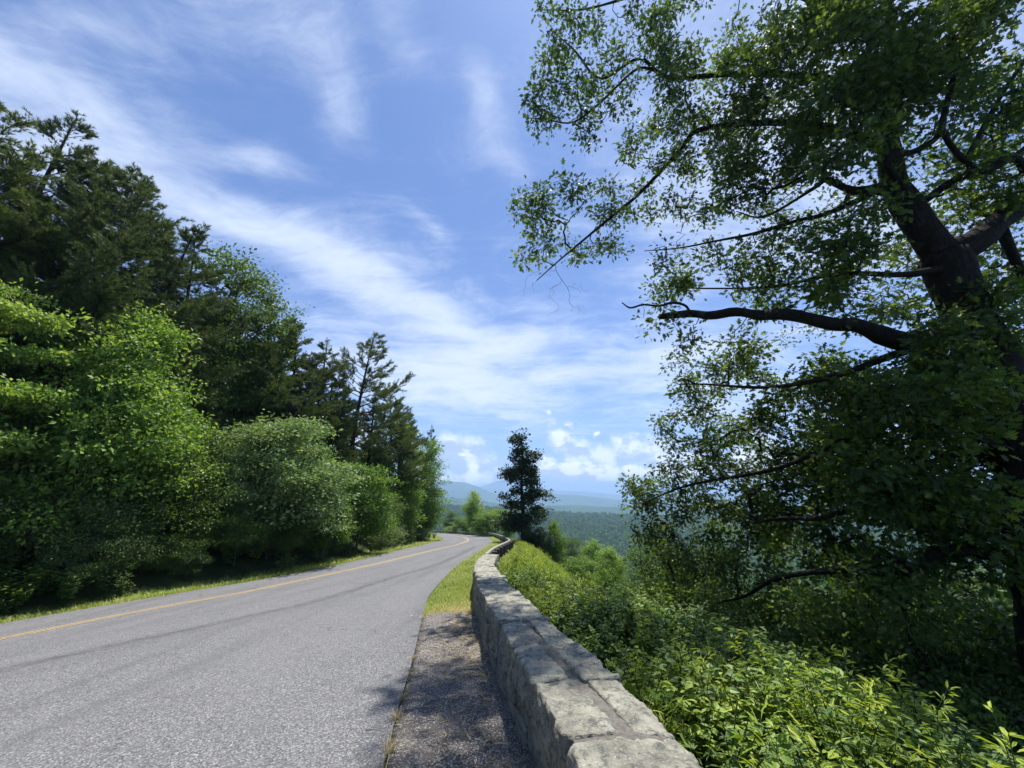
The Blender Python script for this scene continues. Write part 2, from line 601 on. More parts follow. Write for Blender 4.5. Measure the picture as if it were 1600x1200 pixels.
def land(X, Y, dR=None, dL=None):
    X, Y = np.asarray(X, float), np.asarray(Y, float)
    if dR is None:
        dR = signed_dist(X, Y, EDGE)
    if dL is None:
        dL = -signed_dist(X, Y, LEFT)
    z = bench(X, Y)
    d = np.maximum(dR - .2, 0)
    fall = .10 * d + .62 * np.maximum(d - (2.5 - 1.7 * sm(5, 14, Y)), 0) - .32 * np.maximum(d - 13, 0)
    l = np.maximum(dL - 1.5, 0)
    rise = .42 * l - .20 * np.maximum(l - 24, 0)
    n = vnoise(np.stack([X.ravel(), Y.ravel(), 0 * X.ravel()], 1), .22, 3).reshape(X.shape)
    rough = np.clip(np.maximum(dR - 1, dL - 1.3), 0, 3) / 3
    return np.where(dR > 0, z - fall, np.where(dL > 0, z + rise - .06 * np.clip(dL, 0, 1.3), z)) + n * .35 * rough


def ground(x, y):
    return float(land(np.array([x]), np.array([y]))[0])


def grid_faces(nu, nv):
    i = np.arange(nu - 1)[:, None] * nv + np.arange(nv - 1)[None]
    return np.stack([i, i + nv, i + nv + 1, i + 1], -1).reshape(-1, 4)


xs = np.unique(np.round(np.concatenate([np.arange(-130, -30, 4.), np.arange(-30, -16, 1.), np.arange(-16, 8, .4), np.arange(8, 30, 1.), np.arange(30, 166, 4.)]), 3))
ys = np.unique(np.round(np.concatenate([np.arange(-60, -14, 4.), np.arange(-14, 22, .4), np.arange(22, 70, .8), np.arange(70, 130, 1.6), np.arange(130, 226, 4.)]), 3))
GX, GY = np.meshgrid(xs, ys, indexing='ij')
dR, dL = signed_dist(GX, GY, EDGE), -signed_dist(GX, GY, LEFT)
GZ = land(GX, GY, dR, dL) - .025
grs = np.clip(np.where((dL > -1) & (dL < 1.8), 1, 0) + np.where((dR < .1) & (dL < 0) & (GY > 8.3), 1, 0), 0, 1)
dry = np.exp(-(((GX + .95) / .9) ** 2 + ((GY - 8.2) / .9) ** 2)) * (dR < 0)
obj('ground', mesh('ground', np.stack([GX, GY, GZ], -1), quads=grid_faces(len(xs), len(ys)), mat='soil', smooth=True,
                   attrs={'grass': grs.ravel(), 'dry': dry.ravel()}), kind='structure')


# road surface with its wheel track and old seam
def strip(A, B, n, lift):
    t = np.linspace(0, 1, n)[None, :, None]
    P = A[:, None] * (1 - t) + B[:, None] * t
    Z = bench(P[..., 0], P[..., 1]) + lift
    return np.concatenate([P, Z[..., None]], -1)


P = strip(LEFT, RIGHT, 70, .012)
SEAM = catmull([(-9.6, -3), (-8.2, 4), (-7.45, 6.4), (-6.8, 7.6), (-5.7, 9.4), (-4.9, 11), (-4.2, 15), (-3.5, 18), (-3.1, 24), (-2.9, 32)], 8)
ds = np.abs(signed_dist(P[..., 0], P[..., 1], SEAM))
stain = np.exp(-(ds / .20) ** 2) * .85
ds2 = np.abs(signed_dist(P[..., 0], P[..., 1], SEAM + np.array([.9, .5])))
stain += .28 * np.exp(-(ds2 / .35) ** 2)
de = np.abs(signed_dist(P[..., 0], P[..., 1], RIGHT))
stain += .25 * np.exp(-(de / .3) ** 2)
dm = signed_dist(P[..., 0], P[..., 1], MIDL)
for o_ in (-2.1, -.8, .85, 2.2):
    stain += .22 * np.exp(-((dm - o_) / .28) ** 2)
V = P.reshape(-1, 3)
road = obj('road', mesh('road', V, quads=grid_faces(len(LEFT), 70), mat='asphalt', smooth=True, attrs={'stain': np.clip(stain, 0, 1).ravel()}), kind='structure')
tang = nrm(np.gradient(MIDL, axis=0))
perp = np.stack([tang[:, 1], -tang[:, 0]], 1)
for a, b in ((-.125, -.055), (.055, .125)):
    Q = strip(MIDL + perp * a, MIDL + perp * b, 3, .017)
    obj('yellow_line', mesh('yellow_line', Q.reshape(-1, 3), quads=grid_faces(len(MIDL), 3), mat='road_paint'), road)

# paved apron between the pavement's edge and the stone wall
ya = np.arange(-8, 8.35, .06)
sel = np.stack([np.interp(ya, RIGHT[:, 1], RIGHT[:, 0]), ya], 1)
wl = np.stack([np.interp(sel[:, 1], WALLC[:, 1], WALLC[:, 0]), sel[:, 1]], 1)
A = sel + np.stack([.012 + .016 * vnoise(np.stack([sel[:, 0], sel[:, 1], 0 * sel[:, 0]], 1), 4.0, 3), 0 * sel[:, 0]], 1)
Q = strip(np.repeat(A, 1, 0), wl, 26, .004)
Q[..., 2] += .006 * vnoise(Q.reshape(-1, 3), 3.0, 3).reshape(Q.shape[:2])
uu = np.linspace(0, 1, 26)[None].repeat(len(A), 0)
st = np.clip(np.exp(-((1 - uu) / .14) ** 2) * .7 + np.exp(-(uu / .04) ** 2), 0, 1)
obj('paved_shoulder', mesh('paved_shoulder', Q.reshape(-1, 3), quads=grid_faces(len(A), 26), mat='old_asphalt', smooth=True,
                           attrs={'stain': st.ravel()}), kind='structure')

# ------------------------------------------------------------------ far hills: one sheet out to the horizon
CRESTS = [  # distance, then photograph x : crest row
    (1750, {-600: 800, 300: 792, 600: 790, 700: 795, 800: 800, 850: 804, 900: 806, 960: 808, 1100: 815, 1600: 822, 2400: 815}),
    (3700, {-600: 780, 300: 778, 600: 775, 690: 779, 750: 786, 800: 793, 850: 793, 900: 791, 1000: 799, 1200: 800, 1600: 795, 2400: 790}),
    (7500, {-600: 762, 300: 765, 600: 764, 650: 762, 700: 757, 725: 759, 745: 765, 770: 775, 800: 780, 860: 778, 900: 778, 960: 785, 1050: 790, 1200: 784, 1600: 780, 2400: 770}),
    (13000, {-600: 768, 300: 765, 600: 768, 690: 773, 740: 769, 762: 761, 784: 755, 805: 761, 830: 769, 853: 771, 916: 773, 960: 778, 1100: 777, 1300: 772, 1600: 768, 2400: 764})]
az = np.radians(np.linspace(-75, 75, 520))
rr = np.geomspace(130, 15500, 230)
pxs = 800 + np.tan(az) * FPX * 1.0446
Rk, Zk = [np.full_like(az, 130.), np.full_like(az, 420.), np.full_like(az, 800.)], []
Zk.append(np.full_like(az, -62.))
Zk.append(np.full_like(az, -88.))
Zk.append(np.full_like(az, -118.))
dips = (-260, -330, -330)
for i, (r_, c_) in enumerate(CRESTS):
    kx = sorted(c_)
    yy = np.interp(pxs, kx, [c_[k_] for k_ in kx])
    yy = yy - (0, 3, 5, 5)[i]
    elev = (math.sin(PITCH) - (yy - 600) / FPX * math.cos(PITCH)) / (math.cos(PITCH) + (yy - 600) / FPX * math.sin(PITCH)) * np.cos(az)
    if i:
        rm = (CRESTS[i - 1][0] * .5 + r_ * .5)
        Rk.append(np.full_like(az, rm))
        Zk.append(np.full_like(az, float(dips[i - 1])))
    Rk.append(np.full_like(az, float(r_)))
    Zk.append(CAM_H + r_ * elev)
Rk.append(np.full_like(az, 16000.))
Zk.append(np.full_like(az, -350.))
Rk, Zk = np.array(Rk), np.array(Zk)


def hill_height(azi_idx, r):
    out = np.empty((len(azi_idx), len(r)))
    for a_ in range(len(azi_idx)):
        lr = np.log(r)
        kr = np.log(Rk[:, a_])
        i = np.clip(np.searchsorted(kr, lr) - 1, 0, len(kr) - 2)
        t = np.clip((lr - kr[i]) / (kr[i + 1] - kr[i]), 0, 1)
        t = t * t * (3 - 2 * t) * .8 + t * .2
        out[a_] = Zk[i, a_] * (1 - t) + Zk[i + 1, a_] * t
    return out


HZ = hill_height(az, rr)
HX, HY = np.sin(az)[:, None] * rr[None], np.cos(az)[:, None] * rr[None]
pp = np.stack([HX.ravel(), HY.ravel(), 0 * HX.ravel()], 1)
spur = vnoise(pp, 1 / 620., 4, .55).reshape(HX.shape)
damp = np.ones_like(rr)
for r_, _ in CRESTS:
    damp *= 1 - .75 * np.exp(-((np.log(rr) - math.log(r_)) / .09) ** 2)
HZ = HZ + spur * (np.clip(rr, 200, 6000) * .022 * damp)[None]
rim = sm(130, 220, rr)[None]
ZL = land(HX, HY)
HZ = np.where(rr[None] < 225, np.minimum(HZ, ZL - 3), HZ)
hills = obj('hills', mesh('hills', np.stack([HX, HY, HZ], -1), quads=grid_faces(len(az), len(rr))[:, ::-1], mat='hill_forest', smooth=True), kind='structure')


# ------------------------------------------------------------------ foliage building blocks
def frames(d, roll):
    """Orthonormal frames (n,3,3): rows x (along d), y, z."""
    d = nrm(d)
    ref = np.where(np.abs(d[:, 2:3]) > .95, np.array([[1., 0, 0]]), np.array([[0, 0, 1.]]))
    y = nrm(np.cross(ref, d))
    z = np.cross(d, y)
    c, s = np.cos(roll)[:, None], np.sin(roll)[:, None]
    return np.stack([d, y * c + z * s, z * c - y * s], 1)


def leaf_template(kind):
    if kind == 'quad':
        v = [(0, 0, 0), (.5, .32, .08), (1, 0, -.04), (.5, -.32, .08)]
        f = [(0, 1, 2), (0, 2, 3)]
    elif kind == 'ovate':
        v = [(0, 0, 0), (.28, .27, .05), (.62, .25, .06), (1, 0, -.08), (.62, -.25, .06), (.28, -.27, .05), (.45, 0, -.02)]
        f = [(0, 6, 1), (1, 6, 2), (2, 6, 3), (3, 6, 4), (4, 6, 5), (5, 6, 0)]
    elif kind == 'lance':
        v = [(0, 0, 0), (.3, .12, .03), (.7, .10, .03), (1, 0, -.12), (.7, -.10, .03), (.3, -.12, .03)]
        f = [(0, 2, 1), (0, 3, 2), (0, 4, 3), (0, 5, 4)]
    elif kind == 'oak':
        v = [(0, 0, 0), (.22, .10, .02), (.30, .34, .08), (.44, .11, .0), (.58, .40, .08), (.68, .10, -.02), (.84, .20, .0), (1.0, 0, -.08),
             (.84, -.20, .0), (.68, -.10, -.02), (.58, -.40, .08), (.44, -.11, .0), (.30, -.34, .08), (.22, -.10, .02)]
        f = [(0, 1, 13), (1, 2, 3), (1, 3, 11), (1, 11, 13), (13, 11, 12), (3, 4, 5), (3, 5, 9), (3, 9, 11), (11, 9, 10), (5, 6, 7), (5, 7, 9), (7, 8, 9)]
    elif kind == 'needle':
        v, f = [], []
        rs = np.random.default_rng(3)
        for i in range(9):
            a = i * 2.4
            sp = .35 + .45 * rs.random()
            tip = np.array([1.0 * (1 - .35 * sp), math.cos(a) * sp * .75, math.sin(a) * sp * .75])
            side = np.cross(tip, [1, .3, .2])
            side = side / np.linalg.norm(side) * .055
            b = np.array([.12 * rs.random(), 0, 0])
            k = len(v)
            v += [tuple(b - side), tuple(b + side), tuple(tip)]
            f += [(k, k + 1, k + 2)]
    elif kind == 'blade':
        v = [(0, -.05, 0), (0, .05, 0), (.55, .035, .06), (.55, -.035, .06), (1, 0, -.05)]
        f = [(0, 1, 2), (0, 2, 3), (3, 2, 4)]
    return np.array(v, float), np.array(f, int)


TEMPL = {k: leaf_template(k) for k in ('quad', 'ovate', 'oak', 'needle', 'blade', 'lance')}


def scatter_leaves(pos, d, roll, size, kind, val):
    tv, tf = TEMPL[kind]
    Fm = frames(d, roll)
    V = pos[:, None] + np.einsum('kj,njc->nkc', tv, Fm) * size[:, None, None]
    Fc = tf[None] + (np.arange(len(pos)) * len(tv))[:, None, None]
    return V.reshape(-1, 3), Fc.reshape(-1, 3), np.repeat(val, len(tv))


def tube(P, r, k):
    P = np.asarray(P, float)
    t = nrm(np.gradient(P, axis=0)) if len(P) > 2 else nrm(np.repeat((P[-1] - P[0])[None], len(P), 0))
    ref = np.array([.31, .17, .93]) if abs(t[0] @ np.array([.31, .17, .93])) < .92 else np.array([1., .1, 0])
    a = nrm(np.cross(t, ref))
    b = np.cross(t, a)
    th = np.linspace(0, 2 * np.pi, k, endpoint=False)
    ring = a[:, None] * np.cos(th)[None, :, None] + b[:, None] * np.sin(th)[None, :, None]
    V = P[:, None] + ring * np.asarray(r)[:, None, None]
    i = np.arange(len(P) - 1)[:, None] * k
    j = np.arange(k)[None]
    Fq = np.stack([i + j, i + (j + 1) % k, i + k + (j + 1) % k, i + k + j], -1).reshape(-1, 4)
    return V.reshape(-1, 3), Fq


class Bag:
    def __init__(s):
        s.V, s.F, s.A, s.n = [], [], [], 0

    def add(s, V, Fc, A=None):
        s.V.append(V)
        s.F.append(np.asarray(Fc) + s.n)
        s.A.append(np.zeros(len(V)) if A is None else A)
        s.n += len(V)

    def mesh(s, name, mat, quads=False, smooth=False):
        V, Fc, A = np.vstack(s.V), np.vstack(s.F), np.concatenate(s.A)
        return mesh(name, V, None if quads else Fc, Fc if quads else None, mat, {'v': A}, smooth)


class Skeleton:
    """Branches that reach every foliage point, thickened by the load they carry."""
    def __init__(s):
        s.P, s.par, s.rmin, s.plen = [], [], [], []

    def limb(s, pts, radii, parent=None, sub=4):
        P = catmull(pts, sub) if len(pts) > 2 else np.array(pts, float)
        rr_ = np.interp(np.linspace(0, 1, len(P)), np.linspace(0, 1, len(radii)), radii)
        if parent is not None:
            A_ = np.array(s.P)
            parent = int(np.argmin(((A_ - np.asarray(parent)) ** 2).sum(1)))
        for q, r_ in zip(P, rr_):
            s.plen.append(0 if parent is None else s.plen[parent] + float(np.linalg.norm(q - s.P[parent])))
            s.P.append(np.asarray(q, float))
            s.par.append(-1 if parent is None else parent)
            s.rmin.append(r_)
            parent = len(s.P) - 1
        return parent

    def grow(s, att, rg, step=.35, alpha=.2, up=.15, jit=.05, zlo=None):
        att = np.asarray(att)
        base = np.array(s.P)
        dmin = np.array([np.min(((base - a) ** 2).sum(1)) for a in att])
        cap = len(s.P) + 60 * len(att)
        A_ = np.zeros((cap, 3))
        pl = np.full(cap, 1e9)
        n = len(s.P)
        A_[:n] = base
        pl[:n] = s.plen
        if zlo is not None:
            pl[:n] += np.where(base[:, 2] < zlo, 50, 0)
        tips = []
        for a in att[np.argsort(dmin)]:
            c = np.sqrt(((A_[:n] - a) ** 2).sum(1)) + alpha * pl[:n]
            i = int(np.argmin(c))
            p0 = A_[i]
            L = float(np.linalg.norm(a - p0))
            if L < .05:
                tips.append((i))
                continue
            pd = nrm(p0 - s.P[s.par[i]]) if s.par[i] >= 0 else np.array([0, 0, 1.])
            m = int(min(max(2, math.ceil(L / step)), 30))
            ctrl = p0 + pd * L * .30 + (a - p0) * .25 + np.array([0, 0, up * L])
            prev = i
            for t in np.linspace(0, 1, m + 1)[1:]:
                q = p0 * (1 - t) ** 2 + 2 * ctrl * t * (1 - t) + a * t * t
                if t < 1:
                    q = q + rg.normal(0, jit * min(L, 1.2), 3)
                s.P.append(q)
                s.par.append(prev)
                s.rmin.append(0)
                s.plen.append(s.plen[prev] + L / m)
                A_[n] = q
                pl[n] = pl[prev] + L / m if pl[prev] < 40 else s.plen[-1]
                prev = n
                n += 1
            tips.append(prev)
        return tips

    def build(s, r_tip=.006, expo=2.3, sides=((.09, 10), (.03, 6), (.012, 4), (0, 3)), wob=0.0):
        n = len(s.P)
        P = np.array(s.P)
        load = np.zeros(n)
        kids = [[] for _ in range(n)]
        for i, p_ in enumerate(s.par):
            if p_ >= 0:
                kids[p_].append(i)
        for i in range(n - 1, -1, -1):
            if not kids[i]:
                load[i] = r_tip ** expo
            if s.par[i] >= 0:
                load[s.par[i]] += load[i]
        rad = np.maximum(load ** (1 / expo), np.array(s.rmin))
        rad = np.where(np.array(s.rmin) > 0, np.minimum(rad, np.maximum(np.array(s.rmin) * 1.15, r_tip)), rad)
        bag = Bag()
        s.rad = rad
        stack = [i for i in range(n) if s.par[i] < 0]
        while stack:
            i = stack.pop()
            ch = [i]
            if s.par[i] >= 0:
                ch = [s.par[i], i]
            while kids[ch[-1]]:
                ks = kids[ch[-1]]
                b = max(ks, key=lambda q: rad[q])
                stack += [q for q in ks if q != b]
                ch.append(b)
            if len(ch) < 2:
                continue
            rr_ = rad[ch].copy()
            if s.par[i] >= 0:
                rr_[0] = rr_[1] * 1.15
            k = next(kk for lim, kk in sides if rr_.max() > lim)
            V, Fq = tube(P[ch], rr_, k)
            if wob and rr_.max() > .05:
                V = V + (V - np.repeat(P[ch], k, 0)) * (vnoise(V, 2.6, 4, .65) * wob)[:, None]
            bag.add(V, Fq)
        return bag


def leaf_blobs(centres, per, spread, size, kind, rg, flat=.55, droop=.0, val=None, outward=None, sd=.25):
    """Sprays of leaves round the twig ends."""
    n = len(centres) * per
    c = np.repeat(np.asarray(centres), per, 0)
    o = rg.normal(0, spread, (n, 3)) * np.array([1, 1, flat])
    pos = c + o
    d = nrm(o + rg.normal(0, .5 * np.mean(spread), (n, 3)) + np.array([0, 0, -droop]) * np.mean(spread))
    roll = rg.normal(0, 1.0, n)
    sz = size * rg.lognormal(0, sd, n)
    v = np.clip((.45 if val is None else np.repeat(val, per)) + rg.normal(0, .17, n), 0, 1)
    return scatter_leaves(pos, d, roll, sz, kind, v)


def envelope_points(n, rg, shape, clump=9, tight=.30, fz=.28):
    """n twig ends inside a crown given as ellipsoids (cx,cy,cz,rx,ry,rz), gathered in sprays, more of them near the skin."""
    w = np.array([e[3] * e[4] * e[5] for e in shape]) ** .75
    nc = max(1, n // clump)
    k = rg.choice(len(shape), nc, p=w / w.sum())
    E = np.array(shape)[k]
    d = nrm(rg.normal(0, 1, (nc, 3)))
    r = rg.random(nc) ** .27
    p = d * r[:, None]
    p = E[:, :3] + p * E[:, 3:] * (1 + .22 * vnoise(d * 2 + E[:, :3], 1.3, 2))[:, None]
    size = np.cbrt(w.sum() ** (1 / .75)) * tight * rg.uniform(.6, 1.3, nc)
    p = np.repeat(p, clump, 0) + rg.normal(0, .5, (nc * clump, 3)) * np.repeat(size, clump)[:, None] * np.array([1, 1, fz])
    return p


def broadleaf(name, seed, H, shape, n_tips, per, leaf, lmat, bark, trunk, kind='quad', spread=.28, flat=.6, r_tip=.006, val_shift=0.0, alpha=.25, fz=.28, tight=.30):
    rg = np.random.default_rng(seed)
    sk = Skeleton()
    sk.limb(*trunk)
    pts = envelope_points(n_tips, rg, shape, 9, tight, fz)
    pts = pts[vnoise(pts + seed, .9 * 3 / max(H, 2), 2) > -.42]           # holes in the crown
    pts = pts[pts[:, 2] > .05 * H]
    sk.grow(pts, rg, step=H * .05, alpha=alpha, up=.12, jit=.04, zlo=None)
    bag = sk.build(r_tip)
    cv = .47 + val_shift + .38 * vnoise(pts, 1.1, 2)
    V, Fc, A = leaf_blobs(pts, per, spread, leaf, kind, rg, flat, .15, cv)
    lb = Bag()
    lb.add(V, Fc, A)
    return [('trunk', bag.mesh(name + '_trunk', bark, True, True)), ('crown', lb.mesh(name + '_crown', lmat))]


def pine(name, seed, H, lean=(0, 0), crown0=.3, spread=.18, open_=1.0, mat='needle'):
    rg = np.random.default_rng(seed)
    tz = np.linspace(0, 1, 12)
    bend = rg.normal(0, .02, 2)
    tp = np.stack([lean[0] * H * tz ** 1.4 + bend[0] * H * np.sin(tz * 3.1), lean[1] * H * tz ** 1.4 + bend[1] * H * np.sin(tz * 2.6), H * tz], 1)
    tr = .018 * H * (1 - tz) ** .85 + .012
    wood, nb = Bag(), Bag()
    wood.add(*tube(tp, tr, 8))
    tips, dirs, vals = [], [], []
    z = crown0
    while z < .985:
        f = (z - crown0) / (1 - crown0)
        prof = (math.sin(math.pi * min(1, .25 + f * .75)) ** .8) * (1 - .62 * f) * 1.22 + .07
        for b in range(rg.integers(3, 6)):
            if rg.random() < .12 * open_:
                continue
            L = H * spread * prof * rg.uniform(.55, 1.25)
            a = rg.random() * 2 * math.pi
            zz = min(.99, z + rg.uniform(-.015, .015))
            o = np.array([np.interp(zz, tz, tp[:, i]) for i in range(3)])
            hd = np.array([math.cos(a), math.sin(a), 0])
            s = np.linspace(0, 1, 6)[:, None]
            tilt = rg.uniform(-.12, .18) + .55 * f
            bp = o + hd * L * s + np.array([0, 0, 1]) * L * (tilt * s + .22 * s ** 2.5) + rg.normal(0, .03 * L, (6, 3)) * s
            wood.add(*tube(bp, np.linspace(.012 + .010 * L, .006, 6), 4))
            m = int(6 + L * 7.5)
            for q in range(m):
                t = rg.uniform(.28, 1) ** .8
                c = np.array([np.interp(t, s[:, 0], bp[:, i]) for i in range(3)])
                sl = L * (.16 + .22 * (1 - t)) * rg.uniform(.6, 1.3) + .12
                sd_ = nrm(hd * rg.uniform(.25, 1) + np.array([-hd[1], hd[0], 0]) * rg.uniform(-1, 1) + np.array([0, 0, rg.uniform(0, .55)]))
                e = c + sd_ * sl
                wood.add(*tube(np.array([c, e]), [.008, .004], 3))
                nt = int(3 + sl / .11)
                for w in np.linspace(.25, 1, nt):
                    tips.append(c + sd_ * sl * w + rg.normal(0, .03, 3))
                    dirs.append(sd_ + np.array([0, 0, .45]) + rg.normal(0, .3, 3))
                    vals.append(.42 + .16 * f)
        z += rg.uniform(.028, .05)
    for w in np.linspace(.86, 1, 46):                       # the leader and its short side shoots
        a = rg.random() * 6.283
        o = np.array([np.interp(w, tz, tp[:, i]) for i in range(3)])
        hd = np.array([math.cos(a), math.sin(a), .5])
        for q in (0.0, .5, 1.0):
            tips.append(o + hd * q * (1.03 - w) * H * .28)
            dirs.append(hd + np.array([0, 0, .6]))
            vals.append(.5)
    tips, dirs, vals = np.array(tips), np.array(dirs), np.array(vals)
    n = len(tips)
    V, Fc, A = scatter_leaves(tips, dirs, rg.random(n) * 6.28, rg.uniform(.17, .29, n), 'needle', np.clip(vals + rg.normal(0, .16, n), 0, 1))
    nb.add(V, Fc, A)
    return [('trunk', wood.mesh(name + '_trunk', 'bark_pine', True, True)), ('crown', nb.mesh(name + '_crown', mat))]



def join_meshes(name, parts):
    """One mesh out of the parts of a plant (for the masses that nobody could count)."""
    V, T3, Q4, A, mats, mt, mq = [], [], [], [], [], [], []
    n = 0
    for i, (_, me) in enumerate(parts):
        co = np.empty(len(me.vertices) * 3, np.float32)
        me.vertices.foreach_get('co', co)
        li = np.empty(len(me.loops), np.int32)
        me.loops.foreach_get('vertex_index', li)
        k = len(me.loops) // len(me.polygons)
        f = li.reshape(-1, k) + n
        (T3 if k == 3 else Q4).append(f)
        (mt if k == 3 else mq).append(np.full(len(f), i))
        a = np.empty(len(me.vertices), np.float32)
        me.attributes['v'].data.foreach_get('value', a)
        A.append(a)
        V.append(co.reshape(-1, 3))
        n += len(V[-1])
        mats.append(me.materials[0])
    return mesh(name, np.vstack(V), np.vstack(T3) if T3 else None, np.vstack(Q4) if Q4 else None, mats,
                {'v': np.concatenate(A)}, False, np.concatenate(mq + mt))


def scatter_mass(name, pts, rot, scale, protos, label, cat, seed=0, which=None):
    """Ground cover and far woods: one object, plants set out on points."""
    me = bpy.data.meshes.new(name)
    me.vertices.add(len(pts))
    me.vertices.foreach_set('co', np.asarray(pts, np.float32).ravel())
    a = me.attributes.new('rot', 'FLOAT_VECTOR', 'POINT')
    a.data.foreach_set('vector', np.asarray(rot, np.float32).ravel())
    a = me.attributes.new('sca', 'FLOAT_VECTOR', 'POINT')
    a.data.foreach_set('vector', np.asarray(scale, np.float32).ravel())
    a = me.attributes.new('which', 'INT', 'POINT')
    a.data.foreach_set('value', (np.random.default_rng(seed).integers(0, len(protos), len(pts)) if which is None else which).astype(np.int32))
    c = bpy.data.collections.new(name + '_kinds')
    for i, pm in enumerate(protos):
        c.objects.link(bpy.data.objects.new('%s_kind_%02d' % (name, i), pm))
    g = bpy.data.node_groups.new(name, 'GeometryNodeTree')
    g.interface.new_socket('Geometry', in_out='INPUT', socket_type='NodeSocketGeometry')
    g.interface.new_socket('Geometry', in_out='OUTPUT', socket_type='NodeSocketGeometry')
    N, L = g.nodes, g.links
    gi, go = N.new('NodeGroupInput'), N.new('NodeGroupOutput')
    ci = N.new('GeometryNodeCollectionInfo')
    ci.inputs['Collection'].default_value = c
    ci.inputs['Separate Children'].default_value = True
    ci.inputs['Reset Children'].default_value = True
    ip = N.new('GeometryNodeInstanceOnPoints')
    ip.inputs['Pick Instance'].default_value = True

    def named(nm, typ):
        q = N.new('GeometryNodeInputNamedAttribute')
        q.data_type = typ
        q.inputs['Name'].default_value = nm
        return q.outputs['Attribute']
    L.new(gi.outputs[0], ip.inputs['Points'])
    L.new(ci.outputs[0], ip.inputs['Instance'])
    L.new(named('which', 'INT'), ip.inputs['Instance Index'])
    er = N.new('FunctionNodeEulerToRotation')
    L.new(named('rot', 'FLOAT_VECTOR'), er.inputs[0])
    L.new(er.outputs[0], ip.inputs['Rotation'])
    L.new(named('sca', 'FLOAT_VECTOR'), ip.inputs['Scale'])
    L.new(ip.outputs[0], go.inputs[0])
    o = obj(name, me, None, label, cat, kind='stuff')
    md = o.modifiers.new('plants', 'NODES')
    md.node_group = g
    return o


# ------------------------------------------------------------------ kinds of tree
def stems(H, n, spread, r, rg):
    return None


PINES = [pine('pine_a', 1, 18, (.02, 0), .26), pine('pine_b', 2, 18, (.10, .02), .36, .19, 1.6), pine('pine_c', 3, 17, (-.03, .03), .22, .20),
         pine('pine_d', 5, 16, (.05, 0), .3, .23, 2.2)]
BUSH_A = broadleaf('bush_a', 21, 9, [(0, 0, 5.6, 2.3, 2.3, 3.0), (-1.2, -.4, 3.4, 1.9, 1.9, 1.7), (1.3, -.3, 3.8, 1.8, 1.8, 2.0), (.3, 0, 7.9, 1.0, 1.0, 1.2), (0, -.8, 2.2, 2.2, 1.9, 1.3)],
                   1150, 30, .15, 'leaf_bright', 'bark_grey', ([(0, 0, 0), (.1, 0, 2), (-.1, .1, 4.5), (.1, 0, 7)], [.14, .11, .07, .03]), 'quad', .21, .6, val_shift=.16, fz=.65, tight=.26)
BUSH_B = broadleaf('bush_b', 22, 6.5, [(0, 0, 3.8, 3.0, 2.6, 2.3), (-1.7, -.2, 2.9, 1.7, 2.0, 1.6), (1.8, -.3, 2.5, 1.7, 1.8, 1.5), (.2, 0, 5.3, 1.8, 1.6, 1.0)],
                   1000, 30, .14, 'leaf_silver', 'bark_grey', ([(0, 0, 0), (.15, 0, 1.4), (-.1, .1, 3), (.1, 0, 5)], [.13, .10, .07, .03]), 'quad', .19, .5, val_shift=.14, fz=.5)
BUSH_C = broadleaf('bush_c', 23, 6, [(0, 0, 3.5, 1.8, 1.8, 2.3), (.7, -.2, 2.0, 1.6, 1.5, 1.3), (-.9, 0, 2.4, 1.4, 1.4, 1.4)],
                   630, 30, .14, 'leaf_bright', 'bark_grey', ([(0, 0, 0), (.1, 0, 1.4), (-.1, .1, 3), (.1, 0, 5)], [.10, .08, .05, .02]), 'quad', .2, .4, val_shift=-.05)
LAYER = broadleaf('layered_tree', 24, 9, [(1.0, -.5, 3.4, 3.0, 2.6, .3), (.5, 0, 4.9, 2.8, 2.6, .3), (.8, -.6, 6.3, 2.3, 2.2, .3), (0, 0, 7.6, 1.8, 1.8, .35), (0, 0, 8.7, .9, .9, .3), (-1, -.4, 2.1, 2.6, 2.6, .3)],
                  760, 30, .15, 'leaf_bright', 'bark_grey', ([(0, 0, 0), (.1, 0, 2), (-.1, .1, 4.5), (.1, 0, 8)], [.14, .11, .07, .03]), 'quad', .22, .3, val_shift=.12)
TALL = broadleaf('tall_tree', 25, 14, [(0, 0, 9, 2.9, 2.9, 4.6), (1.2, .2, 6.5, 2.4, 2.4, 2.4), (-1.3, 0, 7.5, 2.2, 2.2, 2.6), (.3, 0, 12.6, 1.5, 1.5, 1.5)],
                 800, 26, .19, 'leaf_mid', 'bark_grey', ([(0, 0, 0), (.1, 0, 4), (-.1, .1, 8), (.1, 0, 12.5)], [.2, .16, .1, .03]), 'quad', .36)
NARROW = broadleaf('narrow_tree', 26, 12, [(0, 0, 6.2, 2.0, 2.0, 5.2), (.9, 0, 3.6, 1.6, 1.6, 2.4), (-.7, 0, 5, 1.5, 1.5, 2.4), (.1, 0, 10.6, 1.0, 1.0, 1.3)],
                   800, 28, .17, 'leaf_bright', 'bark_grey', ([(0, 0, 0), (.1, 0, 4), (-.1, .1, 7), (.1, 0, 11)], [.16, .12, .08, .03]), 'quad', .3, val_shift=-.08)
UNDER = broadleaf('understory', 27, 5, [(0, 0, 2.9, 1.9, 1.9, 1.7), (.9, 0, 2.2, 1.5, 1.5, 1.2), (-.8, .3, 2.4, 1.5, 1.5, 1.2), (0, 0, 4.0, 1.1, 1.1, .9)],
                  520, 26, .105, 'leaf_mid', 'bark_grey', ([(0, 0, 0), (.1, 0, 1.2), (-.1, .1, 2.6), (.05, 0, 4)], [.07, .06, .04, .02]), 'ovate', .22)
